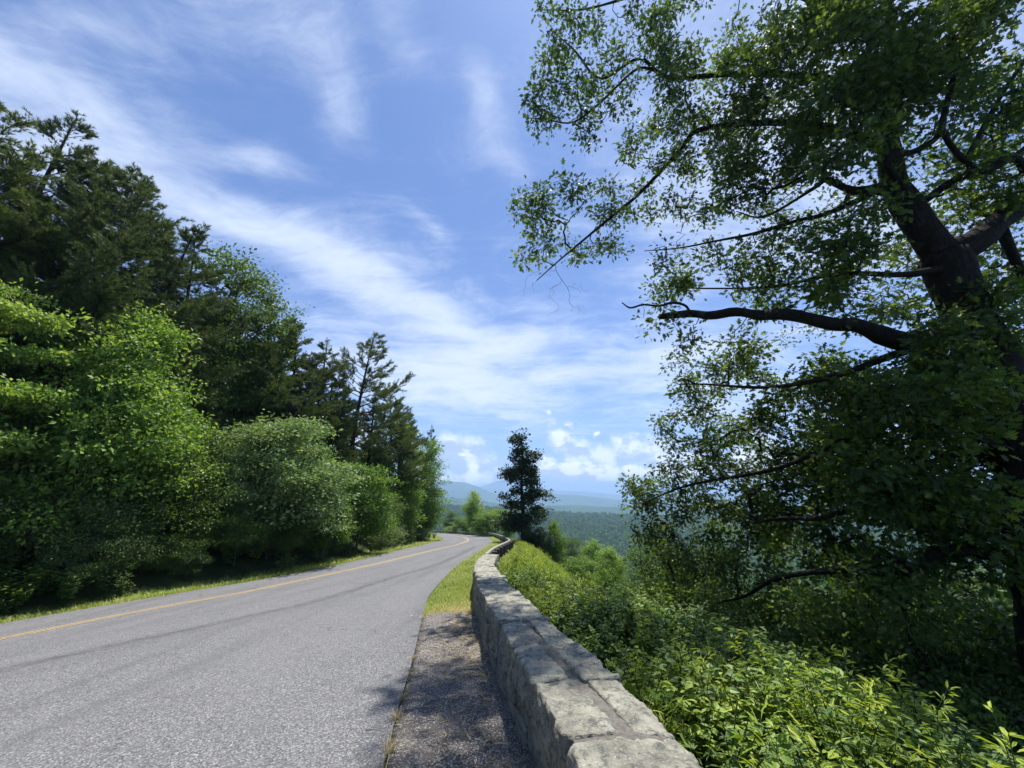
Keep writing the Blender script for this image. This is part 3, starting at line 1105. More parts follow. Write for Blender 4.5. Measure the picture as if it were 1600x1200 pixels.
ROUND = broadleaf('round_bush', 28, 3, [(0, 0, 1.6, 1.5, 1.5, 1.3), (.6, -.2, 1.1, 1.1, 1.1, .9), (-.6, .1, 1.2, 1.1, 1.1, .9)],
                  420, 26, .075, 'leaf_shrub', 'bark_grey', ([(0, 0, 0), (.05, 0, .8), (-.05, .05, 1.5), (0, 0, 2.3)], [.05, .04, .03, .015]), 'quad', .15)
LONE = broadleaf('lone_tree', 29, 11.5, [(0, 0, 10.6, .75, .75, .9), (-.85, 0, 9.4, .8, .7, .6), (.9, .1, 9.2, .7, .7, .6), (0, .2, 8.3, 1.1, 1.0, .8), (-1.1, 0, 7.5, .9, .8, .55),
                                        (1.25, 0, 7.6, .8, .8, .5), (.2, 0, 6.3, 1.2, 1.1, .9), (1.4, 0, 5.0, 1.25, 1.1, .8), (-.9, 0, 5.4, .8, .8, .6), (-.4, 0, 4.2, 1.2, 1.1, .9),
                                        (1.5, 0, 3.3, 1.1, 1.0, .7), (-1.6, .1, 2.6, 1.2, 1.2, 1.0), (.3, 0, 2.4, 1.0, 1.0, .9)],
                 660, 24, .21, 'leaf_dark', 'bark_oak', ([(0, 0, 0), (.08, 0, 3), (-.05, 0, 6), (.05, 0, 9), (0, 0, 11)], [.24, .19, .14, .08, .03]), 'quad', .2, alpha=.35, fz=.7, tight=.2)  # dark leaf colour carries the shade of a backlit crown
DARK = broadleaf('dark_bush', 33, 6, [(0, 0, 3.5, 1.8, 1.8, 2.3), (.9, -.2, 2.0, 1.6, 1.5, 1.3), (-.9, 0, 2.4, 1.4, 1.4, 1.4)],
                 420, 26, .17, 'leaf_dark', 'bark_grey', ([(0, 0, 0), (.1, 0, 1.4), (-.1, .1, 3), (.1, 0, 5)], [.10, .08, .05, .02]), 'quad', .2, .5, fz=.5)


def place(kind, H, px, py, t, label, name, wide=1.0, rz=None, cat='tree', group=None, shift=(0, 0)):
    """Stand a tree so that its top is seen there; its foot is on the land below."""
    top = at(px, py, t)
    x, y = top[0] + shift[0], top[1] + shift[1]
    z = ground(x, y) - .05
    s = (top[2] - z) / H
    return tree_obj(name, kind, (x, y, z), rng.random() * 6.28 if rz is None else rz, (s * wide, s * wide, s), label, cat, group)


GP = 'pines on the wooded bank'
place(PINES[2], 17, 2, 155, 17, 'tall dark pine cut off by the left picture edge, above the layered tree', 'pine_tree', 1.0, 1.0, group=GP)
place(PINES[0], 18, 122, 172, 19, 'tallest spiky-topped pine on the bank, jutting into the sky', 'pine_tree', .8, 2.0, group=GP)
place(PINES[2], 17, 188, 258, 21, 'bushy pine just right of the tallest spiky-topped pine', 'pine_tree', 1.05, .3, group=GP)
place(PINES[3], 16, 235, 285, 20, 'pine with long ragged side boughs stepping down the skyline', 'pine_tree', .9, 4.0, group=GP)
place(PINES[0], 18, 62, 290, 18, 'dense pine between the picture edge and the tallest pine', 'pine_tree', 1.0, 5.0, group=GP)
place(PINES[1], 18, 318, 352, 21, 'pine with a dark slanting trunk above the bright green bush', 'pine_tree', .85, 0.0, group=GP, shift=(-1.8, 0))
place(PINES[1], 18, 150, 330, 17, 'leaning pine with a bare dark trunk over the bright green bush', 'pine_tree', .8, .2, group=GP, shift=(-1.6, 0))
place(TALL, 14, 385, 395, 27, 'light green broadleaf tree on the skyline between the pines', 'broadleaf_tree', .8)
place(TALL, 14, 330, 470, 24, 'mid green broadleaf tree below the slanting pine', 'broadleaf_tree', .8)
place(PINES[0], 18, 452, 492, 30, 'pointed dark pine standing alone on the skyline above the silvery bush', 'pine_tree', .72, 1.4, group=GP)
place(TALL, 14, 410, 520, 28, 'green broadleaf tree behind the pointed dark pine', 'broadleaf_tree', .8)
place(PINES[2], 17, 520, 560, 33, 'low shaggy pine between the pointed pine and the open-topped pine', 'pine_tree', .85, 2.2, group=GP)
place(PINES[3], 16, 574, 523, 34, 'open-topped pine with flat boughs reaching over the road', 'pine_tree', .85, .1, group=GP)
place(PINES[2], 17, 612, 600, 38, 'dark pine stepping down towards the bend behind the open-topped pine', 'pine_tree', .8, .9, group=GP)
place(PINES[0], 18, 645, 640, 43, 'dark pine above the yellow-green trees at the bend', 'pine_tree', .8, 3.0, group=GP)
place(PINES[2], 17, 545, 600, 30, 'thick dark pine rising straight behind the silvery bush', 'pine_tree', .85, 5.2, group=GP)
place(PINES[0], 18, 268, 345, 24, 'dark pine filling the skyline just left of the slanting pine', 'pine_tree', .9, 2.9, group=GP)
place(PINES[2], 17, 360, 440, 25, 'shaggy pine under the light green skyline tree', 'pine_tree', .9, 4.4, group=GP)
place(PINES[2], 17, 485, 565, 31, 'dense pine filling the gap beside the pointed dark pine', 'pine_tree', .95, 1.7, group=GP)
place(PINES[0], 18, 592, 598, 36, 'dense dark pine under the boughs of the open-topped pine', 'pine_tree', .9, 3.6, group=GP)
place(PINES[2], 17, 628, 628, 41, 'shaggy pine leaning out over the yellow-green trees', 'pine_tree', .9, .4, group=GP)
place(PINES[2], 17, 425, 462, 28, 'bushy pine in the dip between the light green skyline tree and the pointed pine', 'pine_tree', 1.0, 2.6, group=GP)
place(PINES[3], 16, 476, 505, 29, 'ragged pine close behind the pointed dark pine', 'pine_tree', 1.0, 3.3, group=GP)
place(PINES[0], 18, 508, 532, 31, 'narrow pine top between the ragged pine and the open-topped pine', 'pine_tree', .9, 5.5, group=GP)
place(PINES[1], 18, 345, 385, 23, 'slim pine top just right of the slanting pine', 'pine_tree', .8, 3.9, group=GP)
place(PINES[3], 16, 215, 262, 19, 'ragged pine top against the sky left of the long-boughed pine', 'pine_tree', .75, 1.9, group=GP)
place(NARROW, 12, 630, 655, 40, 'yellow-green tree hanging over the verge before the bend', 'broadleaf_tree', 1.0)
place(NARROW, 12, 668, 680, 47, 'bright yellow-green tree at the inside of the bend', 'broadleaf_tree', .95)
place(PINES[0], 18, 676, 665, 58, 'last pine at the bend with short side twigs against the sky', 'pine_tree', .5, 2.0, group=GP)
place(BUSH_A, 9, 225, 492, 15.5, 'large bright green leafy tree reaching down to the verge', 'leafy_tree', .86, .4)
place(LAYER, 9, 25, 436, 13.0, 'yellow-green tree with tiers of flat branches by the picture edge', 'layered_tree', .72, 0.2)
place(BUSH_C, 6, 140, 650, 14.5, 'smaller green tree between the layered tree and the large bright one', 'leafy_tree', .7, 3.0)
place(BUSH_B, 6.5, 455, 652, 20, 'broad silvery-green bush bulging over the verge', 'silvery_bush', 1.08, .2, 'bush')
place(BUSH_B, 6.5, 375, 690, 18.5, 'pale silvery bush tucked against the large bright green tree', 'silvery_bush', .7, 2.2, 'bush')
place(BUSH_C, 6, 572, 712, 25, 'bright green bush right of the broad silvery one', 'green_bush', .85, 1.0, 'bush')
place(BUSH_C, 6, 520, 760, 21, 'low green bush at the foot of the broad silvery bush', 'green_bush', .8, 3.0, 'bush')
for (px, py, t, w, kind, H, lab) in (
        (600, 800, 28, 1.1, ROUND, 3, 'rounded roadside bush under the dark pines before the bend'), (655, 815, 42, 1.1, ROUND, 3, 'small bush on the verge under the yellow-green trees'),
        (300, 860, 15.5, 1.2, ROUND, 3, 'low weedy bush on the verge under the large bright tree'), (60, 850, 13.0, 1.3, ROUND, 3, 'shaded low bush under the layered tree'),
        (420, 858, 18, 1.2, ROUND, 3, 'shaded low bush under the broad silvery one'), (185, 862, 14, 1.2, ROUND, 3, 'shaded low bush between the two leafy trees'),
        (525, 835, 22, 1.0, ROUND, 3, 'low bush on the verge beside the bright green bush')):
    place(kind, H, px, py, t, lab, 'roadside_bush', w, cat='bush', group='bushes along the verge')

# woods filling the bank behind, one mass
n = 2600
bx, by = rng.uniform(-75, -4, n), rng.uniform(-12, 135, n)
dl = -signed_dist(bx, by, LEFT)
dr_ = signed_dist(bx, by, EDGE)
ok = (dl > 8 + .03 * by.clip(0)) & (dl < 42) & (dr_ < 0)
q = np.stack([bx, by], 1)[ok]
keep = []
for i, a in enumerate(q):
    if all((a - q[j]) @ (a - q[j]) > 3.6 ** 2 for j in keep):
        keep.append(i)
q = q[keep]
z = land(q[:, 0], q[:, 1])
s = rng.uniform(.48, .68, len(q)) * np.clip(1.0 - .0 * q[:, 1], .5, 1)
woods = [join_meshes('woods_%d' % i, p_) for i, p_ in enumerate((PINES[0], PINES[2], TALL, PINES[3]))]
scatter_mass('hillside_woods', np.column_stack([q, z]), np.column_stack([0 * z, 0 * z, rng.random(len(z)) * 6.28]), np.column_stack([s, s, s]), woods,
             'dark mixed woods filling the bank behind the roadside trees', 'woods', 5)
# thick brush on the bank between the trunks
n = 3400
bx, by = rng.uniform(-45, -6, n), rng.uniform(-6, 110, n)
dl = -signed_dist(bx, by, LEFT)
ok = (dl > 2.2) & (dl < 16) & (bx > -45)
q = np.stack([bx, by], 1)[ok]
z = land(q[:, 0], q[:, 1])
s = rng.uniform(.45, 1.1, len(q)) * np.clip(dl[ok] / 4, .55, 1)
brush = [join_meshes('brush_%d' % i, p_) for i, p_ in enumerate((ROUND, UNDER))]
scatter_mass('bank_brush', np.column_stack([q, z]), np.column_stack([0 * z, 0 * z, rng.random(len(z)) * 6.28]), np.column_stack([s, s, s]), brush,
             'dark brush under the trees along the bank', 'undergrowth', 6)

# lone tree and the trees outside the bend
place(LONE, 11.5, 815, 681, 40, 'tall slender dark tree standing alone beyond the guardrail', 'lone_tree', 1.05, 0.0)
place(BUSH_A, 9, 740, 768, 80, 'conical green tree standing tallest behind the far guardrail', 'broadleaf_tree', .85, 1.1)
place(TALL, 14, 706, 797, 100, 'dull grey-green tree at the far end of the guardrail', 'broadleaf_tree', 1.2)
place(BUSH_C, 6, 772, 790, 66, 'bushy green tree between the conical tree and the lone dark tree', 'broadleaf_tree', 1.2)
place(BUSH_C, 6, 755, 800, 62, 'light green bush against the far guardrail under the conical tree', 'green_bush', 1.2, cat='bush')
place(BUSH_A, 9, 792, 800, 54, 'rounded tree just left of the lone dark tree', 'broadleaf_tree', .9)
place(BUSH_C, 6, 722, 806, 88, 'green bush between the dull tree and the conical tree', 'green_bush', 1.3, cat='bush')
place(ROUND, 3, 708, 816, 92, 'low bright bush beside the far guardrail near the woods', 'green_bush', 1.6, cat='bush')
place(DARK, 6, 838, 795, 36, 'dark low bush growing at the foot of the lone tree', 'dark_bush', .8, cat='bush')
place(BUSH_A, 9, 866, 815, 38, 'leafy treetop right of the lone tree, rising from the slope', 'broadleaf_tree', .8)
place(TALL, 14, 893, 838, 46, 'treetop showing over the bright slope below the mountains', 'broadleaf_tree', 1.1)
place(BUSH_A, 9, 925, 846, 50, 'rounded treetop on the slope under the nearest forested hill', 'broadleaf_tree', 1.1)
place(BUSH_A, 9, 955, 858, 40, 'green treetop on the slope beside the oak leaves', 'broadleaf_tree', 1.0)
place(BUSH_C, 6, 905, 864, 30, 'shrubby treetop above the yellow-green slope', 'green_bush', 1.2, cat='bush')
place(TALL, 14, 1005, 850, 36, 'treetop on the slope behind the hanging oak sprays', 'broadleaf_tree', 1.1)
# thicket covering the slope below the road
n = 5200
bx, by = rng.uniform(-20, 95, n), rng.uniform(3, 190, n)
dr_ = signed_dist(bx, by, EDGE)
ok = (dr_ > 8 + .08 * by) & (dr_ < 95) & (rng.random(n) < np.clip(1.3 - dr_ / 70, .3, 1))
q = np.stack([bx, by], 1)[ok]
z = land(q[:, 0], q[:, 1])
s = rng.uniform(.5, .95, len(q)) * np.clip(dr_[ok] / 16, .5, 1.5)
thick = [join_meshes('thicket_%d' % i, p_) for i, p_ in enumerate((UNDER, BUSH_C, ROUND))]
scatter_mass('slope_thicket', np.column_stack([q, z - .1]), np.column_stack([0 * z, 0 * z, rng.random(len(z)) * 6.28]), np.column_stack([s, s, s * .8]), thick,
             'thicket of low trees covering the slope below the road', 'thicket', 8)

rg = np.random.default_rng(44)
sk = Skeleton()
sk.limb([(0, 0, 0), (.1, 0, 2), (0, .1, 4), (.3, 0, 7)], [.13, .11, .08, .03])
pts = envelope_points(46, rg, [(0, 0, 5, 1.6, 1.2, 2.4), (-1, 0, 3.6, 1.2, 1, 1)])
sk.grow(pts, rg, .5, .4, .1, .05)
top = at(752, 778, 72)
zt = ground(top[0], top[1])
e = tree_obj('dead_tree', [('trunk', sk.build(.02, 2.2).mesh('dead_trunk', 'bark_dead', True, True))], (top[0], top[1], zt), 0, (top[2] - zt) / 7.6,
             'bare pale dead tree in front of the conical tree beyond the bend', 'tree')

# far woods on the valley side
n = 36000
a_ = np.radians(rng.uniform(-22, 50, n))
r_ = np.exp(rng.uniform(math.log(170), math.log(2300), n))
ai = np.interp(a_, az, np.arange(len(az)))
i0 = np.clip(ai.astype(int), 0, len(az) - 2)
rf = np.interp(np.log(r_), np.log(rr), np.arange(len(rr)))
j0 = np.clip(rf.astype(int), 0, len(rr) - 2)
u_, v_ = ai - i0, rf - j0
zz = HZ[i0, j0] * (1 - u_) * (1 - v_) + HZ[i0 + 1, j0] * u_ * (1 - v_) + HZ[i0, j0 + 1] * (1 - u_) * v_ + HZ[i0 + 1, j0 + 1] * u_ * v_
kinds = []
for sd in (61, 62, 63, 64):
    rg = np.random.default_rng(sd)
    c = envelope_points(70, rg, [(0, 0, .55, .5, .5, .5), (.2, .1, .75, .3, .3, .3)])
    b = Bag()
    b.add(*leaf_blobs(c, 4, .10, .26, 'quad', rg, .7, 0, .45 + .2 * vnoise(c, 3, 2) + rg.normal(0, .12)))
    kinds.append(b.mesh('far_crown_%d' % sd, 'far_leaf'))
s = rng.uniform(8, 15, n)
scatter_mass('valley_forest', np.column_stack([np.sin(a_) * r_, np.cos(a_) * r_, zz - 2]), np.column_stack([0 * s, 0 * s, rng.random(n) * 6.28]),
             np.column_stack([s, s, s * rng.uniform(.9, 1.3, n)]), kinds, 'hazy forest covering the valley side below the mountains', 'forest', 9)

# ------------------------------------------------------------------ stone wall
wall_len = np.concatenate([[0], np.cumsum(np.linalg.norm(np.diff(WALLC, axis=0), axis=1))])
w_t = nrm(np.gradient(WALLC, axis=0))
w_p = np.stack([w_t[:, 1], -w_t[:, 0]], 1)
s_of_y = lambda y: float(np.interp(y, WALLC[:, 1], wall_len))


def wall_point(s, w, h):
    """s along the wall, w across (right positive), h above its foot."""
    s = np.asarray(s)
    c = np.stack([np.interp(s, wall_len, WALLC[:, i]) for i in (0, 1)], -1)
    p_ = np.stack([np.interp(s, wall_len, w_p[:, i]) for i in (0, 1)], -1)
    zb = -.073 * c[..., 1]
    xy = c + p_ * np.asarray(w)[..., None]
    return np.concatenate([xy, (zb + h)[..., None]], -1)


def stone_mesh(s0, s1, w0, w1, h0, h1, seed, fine=.045, rnd=.02, rough=.03):
    n = [max(3, int(math.ceil(d / fine)) + 1) for d in (s1 - s0, w1 - w0, h1 - h0)]
    pts, idx, quads = [], {}, []

    def vid(i, j, k):
        key = (i, j, k)
        if key not in idx:
            idx[key] = len(pts)
            pts.append((i / (n[0] - 1), j / (n[1] - 1), k / (n[2] - 1)))
        return idx[key]
    for ax in range(3):
        b_, c_ = [q for q in range(3) if q != ax]
        for side in (0, n[ax] - 1):
            for i in range(n[b_] - 1):
                for j in range(n[c_] - 1):
                    cs = []
                    for di, dj in ((0, 0), (1, 0), (1, 1), (0, 1)):
                        t = [0, 0, 0]
                        t[ax], t[b_], t[c_] = side, i + di, j + dj
                        cs.append(vid(*t))
                    flip = (side == 0) != (ax == 1)
                    quads.append(cs[::-1] if flip else cs)
    U = np.array(pts)
    size = np.array([s1 - s0, w1 - w0, h1 - h0])
    lo = np.array([s0, w0, h0])
    # irregular outline: corners pulled in or out
    rs = np.random.default_rng(seed)
    cor = rs.uniform(-.03, .03, (2, 2, 2, 3)) * np.array([1, 1, .7])
    acc = 0
    for a in (0, 1):
        for b in (0, 1):
            for c in (0, 1):
                w_ = (U[:, 0] if a else 1 - U[:, 0]) * (U[:, 1] if b else 1 - U[:, 1]) * (U[:, 2] if c else 1 - U[:, 2])
                acc = acc + w_[:, None] * cor[a, b, c]
    Pl = U * size
    r = np.minimum(rnd, size.min() * .35)
    inner = np.clip(Pl, r, size - r)
    dv = Pl - inner
    Pl = inner + nrm(dv) * np.minimum(np.linalg.norm(dv, axis=1, keepdims=True), r)
    nd = nrm(Pl - size / 2 + 1e-6)
    nx = nrm(dv + 1e-9)
    so = seed * 3.7
    ledge = Pl * np.array([1, 1, 3.0])
    disp = vnoise(Pl + so, 5, 3, .55) * rough + (np.abs(vnoise(ledge + so + 9, 11, 3, .6)) - .25) * rough * 1.1 + vnoise(Pl + so + 5, 45, 2) * rough * .18
    Pl = Pl + nx * disp[:, None] + acc
    ws = Pl + lo
    W = wall_point(ws[:, 0], ws[:, 1], ws[:, 2])
    return W, np.array(quads)


wall = obj('stone_wall', None, None, 'low dry-laid grey stone wall running along the road shoulder', 'wall')
wall.location = (.6, 2, 0)
HW = .29
TOP = .57


def add_stone(*a, **k):
    W, Q = stone_mesh(*a, **k)
    me = mesh('stone', W - np.array(wall.location), quads=Q, mat='stone', smooth=True)
    return obj('stone', me, wall)


# core of mortar
ss = np.arange(0.2, wall_len[-1] - .1, .3)
prof = [(-HW + .05, -.3), (-HW + .05, TOP - .035), (0, TOP - .022), (HW - .05, TOP - .035), (HW - .05, -.3)]
C = np.stack([wall_point(ss, np.full_like(ss, w_), np.full_like(ss, h_)) for w_, h_ in prof], 1)
C = C + (vnoise(C.reshape(-1, 3), 7, 2) * .008).reshape(C.shape[:2])[..., None]
obj('mortar', mesh('mortar', C.reshape(-1, 3) - np.array(wall.location), quads=grid_faces(len(ss), 5), mat='mortar', smooth=False), wall)
joints = [-4.8, -3.6, -2.5, -1.4, -.5, .35, 1.2, 2.33, 3.07, 3.9, 4.72, 5.75, 6.7, 7.6, 8.6, 9.7, 10.7, 11.8, 12.9, 14.1, 15.2]
rs = np.random.default_rng(70)
k = 0
for i in range(len(joints) - 1):
    a, b = s_of_y(joints[i]) + .011, s_of_y(joints[i + 1]) - .011
    far = joints[i] > 8
    fn = .06 if far else (.02 if 1 < joints[i] < 5 else .035)
    capb = rs.uniform(.30, .38)
    tt = TOP + rs.uniform(-.012, .022)
    if 2.3 < joints[i] < 4.5:                        # two stones side by side with a joint down the middle
        m = {2: .02}.get(i, rs.uniform(-.02, .07))
        add_stone(a, b, -HW, m - .03, capb, tt, 100 + i, fine=fn)
        c = b - .12 if joints[i] < 3 else b
        add_stone(a + (.0 if joints[i] < 3 else -.1), c, m + .03, HW, capb, tt + rs.uniform(-.01, .01), 140 + i, fine=fn)
    else:
        add_stone(a, b, -HW, HW, capb, tt, 100 + i, fine=fn)
# face stones of both sides, two uneven courses
for side in (-1, 1):
    s = .25
    while s < wall_len[-1] - .5:
        L = rs.uniform(.45, .95)
        e_ = min(s + L, wall_len[-1] - .05)
        y_ = float(np.interp(s, wall_len, WALLC[:, 1]))
        fn = .11 if (y_ > 9 or y_ < .5 or side > 0) else .025
        split = rs.uniform(.13, .22)
        pr = rs.uniform(-.015, .02)
        lo_w, hi_w = (-HW - pr, -HW + .14) if side < 0 else (HW - .14, HW + pr)
        if rs.random() < .35:
            add_stone(s + .013, e_ - .013, lo_w, hi_w, -.12, rs.uniform(.31, .36), 300 + k, fine=fn, rough=.026)
        else:
            add_stone(s + .013, e_ - .013, lo_w, hi_w, -.12, split - .008, 300 + k, fine=fn, rough=.026)
            mm = (s + e_) / 2 + rs.uniform(-.1, .1)
            if e_ - s > .7:
                add_stone(s + .013, mm - .013, lo_w, hi_w, split + .008, .335, 500 + k, fine=fn, rough=.026)
                add_stone(mm + .013, e_ - .013, lo_w, hi_w, split + .008, .345, 700 + k, fine=fn, rough=.026)
            else:
                add_stone(s + .013, e_ - .013, lo_w, hi_w, split + .008, .34, 500 + k, fine=fn, rough=.026)
        k += 1
        s = e_

# ------------------------------------------------------------------ timber guardrail round the bend
gr = obj('guardrail', None, None, 'weathered timber guardrail on stout posts curving round the bend', 'guardrail')
rl = np.concatenate([[0], np.cumsum(np.linalg.norm(np.diff(RAILC, axis=0), axis=1))])


def rail_at(s):
    return np.array([np.interp(s, rl, RAILC[:, 0]), np.interp(s, rl, RAILC[:, 1])])


def box_mesh(name, sx, sy, z0, z1, mat, bev=.015):
    x, y = sx / 2, sy / 2
    V, Q = [], []
    for zz_, i_ in ((z0, 0), (z1 - bev, 0), (z1, bev)):
        V += [(-x + i_, -y + i_, zz_), (x - i_, -y + i_, zz_), (x - i_, y - i_, zz_), (-x + i_, y - i_, zz_)]
    for l_ in (0, 4):
        for j in range(4):
            Q.append((l_ + j, l_ + (j + 1) % 4, l_ + 4 + (j + 1) % 4, l_ + 4 + j))
    Q += [(8, 9, 10, 11), (3, 2, 1, 0)]
    return mesh(name, np.array(V), quads=np.array(Q), mat=mat)


post_me = box_mesh('post', .24, .23, -.45, .545, 'timber_post', .02)
s = .45
while s < rl[-1] - 1:
    c, c2 = rail_at(s), rail_at(s + .1)
    a = math.atan2(c2[1] - c[1], c2[0] - c[0])
    o = obj('post', post_me, gr, loc=(c[0], c[1], float(bench(c[0], c[1]))))
    o.rotation_euler = (0, 0, a)
    s += 1.75
s = 0.0
while s < rl[-1] - 4:
    u = np.linspace(s + .01, s + 3.49, 5)
    ring = []
    for q_ in u:
        c, c2 = rail_at(q_), rail_at(q_ + .05)
        t = nrm(c2 - c)
        nrm_ = np.array([t[1], -t[0]])
        zb = float(bench(c[0], c[1]))
        for (w_, h_) in ((-.25, .32), (-.25, .575), (-.235, .595), (-.13, .595), (-.115, .575), (-.115, .50), (-.115, .42), (-.115, .32)):
            ring.append((*(c + nrm_ * w_), zb + h_))
    V = np.array(ring)
    Q = []
    for i in range(4):
        for j in range(8):
            Q.append((i * 8 + j, i * 8 + (j + 1) % 8, i * 8 + 8 + (j + 1) % 8, i * 8 + 8 + j))
    cap = [(0, 1, 6, 7), (1, 2, 5, 6), (2, 3, 4, 5)]
    Q += cap + [tuple(32 + v_ for v_ in c_[::-1]) for c_ in cap]
    obj('rail', mesh('rail', V, quads=np.array(Q), mat='timber'), gr)
    s += 3.5


# ------------------------------------------------------------------ great oak beyond the wall
rg = np.random.default_rng(91)
sk = Skeleton()
zb = ground(9.3, 7.2)
OAK = 1.5                                            # the oak's distance, in units of the sketch below


def deep(px):
    """The boughs sweep away from the viewer and their tips come forward again."""
    return OAK + .36 * float(sm(1330, 1080, px)) - .26 * float(sm(1000, 860, px))


A3 = lambda L_: [at(q_[0], q_[1], q_[2] * deep(q_[0])) for q_ in L_]
trunk = [np.array([9.2, 7.2, zb - .5]), np.array([9.4, 7.4, -2.2])] + A3([(1640, 900, 4.7), (1612, 760, 5.0), (1570, 620, 5.4), (1512, 490, 5.8), (1470, 400, 6.1)])
sk.limb(trunk, [.80, .60, .50, .47, .44, .43, .45], None, 7)
fork = trunk[-1]
sk.limb([fork] + A3([(1425, 335, 6.2), (1395, 280, 6.5), (1388, 200, 7.0), (1395, 110, 7.5), (1385, 0, 8.2), (1400, -120, 9.2)]), [.36, .31, .27, .22, .17, .12, .06], fork)
sk.limb([fork] + A3([(1520, 380, 6.0), (1560, 345, 6.1), (1620, 300, 6.3), (1700, 200, 6.8), (1760, 60, 7.6)]), [.34, .28, .25, .22, .16, .08], fork)
sk.limb(A3([(1450, 540, 5.7), (1390, 528, 5.8), (1340, 508, 5.85), (1300, 506, 5.9), (1230, 491, 6.0), (1190, 493, 6.1), (1150, 487, 6.15), (1110, 493, 6.2), (1080, 490, 6.3), (1030, 495, 6.4)]), [.27, .21, .17, .155, .15, .135, .14, .125, .125, .09], trunk[-2])
sk.limb(A3([(1078, 487, 6.3), (1070, 477, 6.3), (1050, 473, 6.3), (1030, 478, 6.32), (1005, 476, 6.35), (985, 481, 6.38), (972, 473, 6.4)]), [.045, .042, .04, .035, .03, .026, .02], at(1080, 491, 6.3 * deep(1080)))
LIMBS = [
    ([(1390, 240, 6.7), (1320, 200, 7.0), (1220, 190, 7.3), (1100, 202, 7.6), (1062, 228, 7.7), (1000, 305, 7.9), (947, 347, 8.0), (900, 388, 8.1), (868, 413, 8.2), (836, 436, 8.2)], [.14, .12, .10, .09, .075, .065, .05, .035, .025, .015]),
    ([(1390, 170, 7.2), (1300, 115, 7.5), (1160, 112, 7.8), (1040, 112, 8.0), (1000, 103, 8.1), (950, 108, 8.2), (900, 85, 8.3), (860, 60, 8.3)], [.13, .11, .10, .08, .06, .05, .03, .015]),
    ([(1030, 112, 8.0), (995, 120, 8.0), (935, 162, 8.1), (892, 184, 8.2), (850, 190, 8.2), (815, 180, 8.2)], [.06, .05, .045, .035, .022, .012]),
    ([(1390, 60, 7.8), (1200, -40, 8.0), (1050, -25, 8.3), (970, 4, 8.5), (900, 18, 8.6), (850, 10, 8.6)], [.12, .10, .07, .05, .03, .015]),
    ([(1370, 300, 6.3), (1300, 325, 6.4), (1240, 350, 6.5), (1180, 374, 6.6), (1120, 385, 6.8), (1060, 378, 7.0), (1010, 400, 7.2)], [.075, .065, .055, .05, .04, .025, .015]),
    ([(1385, 290, 6.4), (1340, 285, 6.3), (1290, 288, 6.3), (1270, 310, 6.2), (1200, 330, 6.2), (1150, 345, 6.3)], [.10, .09, .08, .045, .03, .015]),
    ([(1425, 310, 6.0), (1390, 262, 5.9), (1440, 230, 5.9), (1475, 203, 5.9), (1490, 160, 6.0), (1505, 110, 6.1), (1540, 60, 6.2), (1545, -20, 6.4)], [.08, .075, .07, .065, .06, .05, .035, .02]),
    ([(1475, 203, 5.9), (1480, 235, 5.8), (1505, 250, 5.8), (1560, 255, 5.7), (1620, 225, 5.7)], [.065, .06, .055, .05, .04]),
    ([(1450, 310, 6.1), (1500, 285, 6.0), (1560, 265, 5.9), (1620, 262, 5.9)], [.09, .08, .075, .07]),
    ([(1510, 250, 5.9), (1560, 190, 6.0), (1600, 120, 6.2), (1640, 40, 6.5)], [.06, .055, .045, .03]),
    ([(1560, 700, 5.1), (1500, 640, 5.2), (1455, 612, 5.3), (1440, 650, 5.3), (1430, 720, 5.3)], [.09, .07, .055, .045, .03]),
    ([(1575, 800, 4.9), (1500, 805, 5.0), (1420, 800, 5.3), (1340, 787, 5.6), (1280, 786, 5.9), (1220, 803, 6.2), (1160, 815, 6.5)], [.11, .09, .075, .06, .05, .04, .02]),
    ([(1590, 870, 4.7), (1500, 882, 4.9), (1400, 889, 5.2), (1300, 893, 5.6), (1215, 912, 5.9), (1140, 935, 6.2), (1080, 940, 6.5)], [.12, .10, .085, .07, .055, .035, .015]),
    ([(1520, 560, 5.5), (1420, 640, 5.6), (1320, 700, 6.0), (1200, 740, 6.6), (1080, 760, 7.2), (1000, 785, 7.6)], [.12, .09, .075, .055, .035, .015]),
    ([(1510, 520, 5.6), (1400, 560, 5.7), (1300, 590, 6.0), (1200, 600, 6.4), (1110, 600, 6.8), (1050, 605, 7.0)], [.12, .09, .07, .05, .03, .015]),
    ([(1480, 420, 5.9), (1400, 430, 6.0), (1300, 425, 6.3), (1200, 440, 6.6), (1110, 450, 6.9), (1040, 455, 7.1)], [.10, .07, .055, .04, .025, .012]),
    ([(1560, 345, 6.1), (1600, 420, 6.2), (1640, 500, 6.3), (1660, 620, 6.4)], [.12, .09, .07, .04])]
for L_, r_ in LIMBS:
    P3 = A3(L_)
    kink = rg.normal(0, .13, (len(P3), 3))
    kink[0] = 0
    sk.limb(np.array(P3) + kink, [q_ * 1.0 for q_ in r_], P3[0], 6)
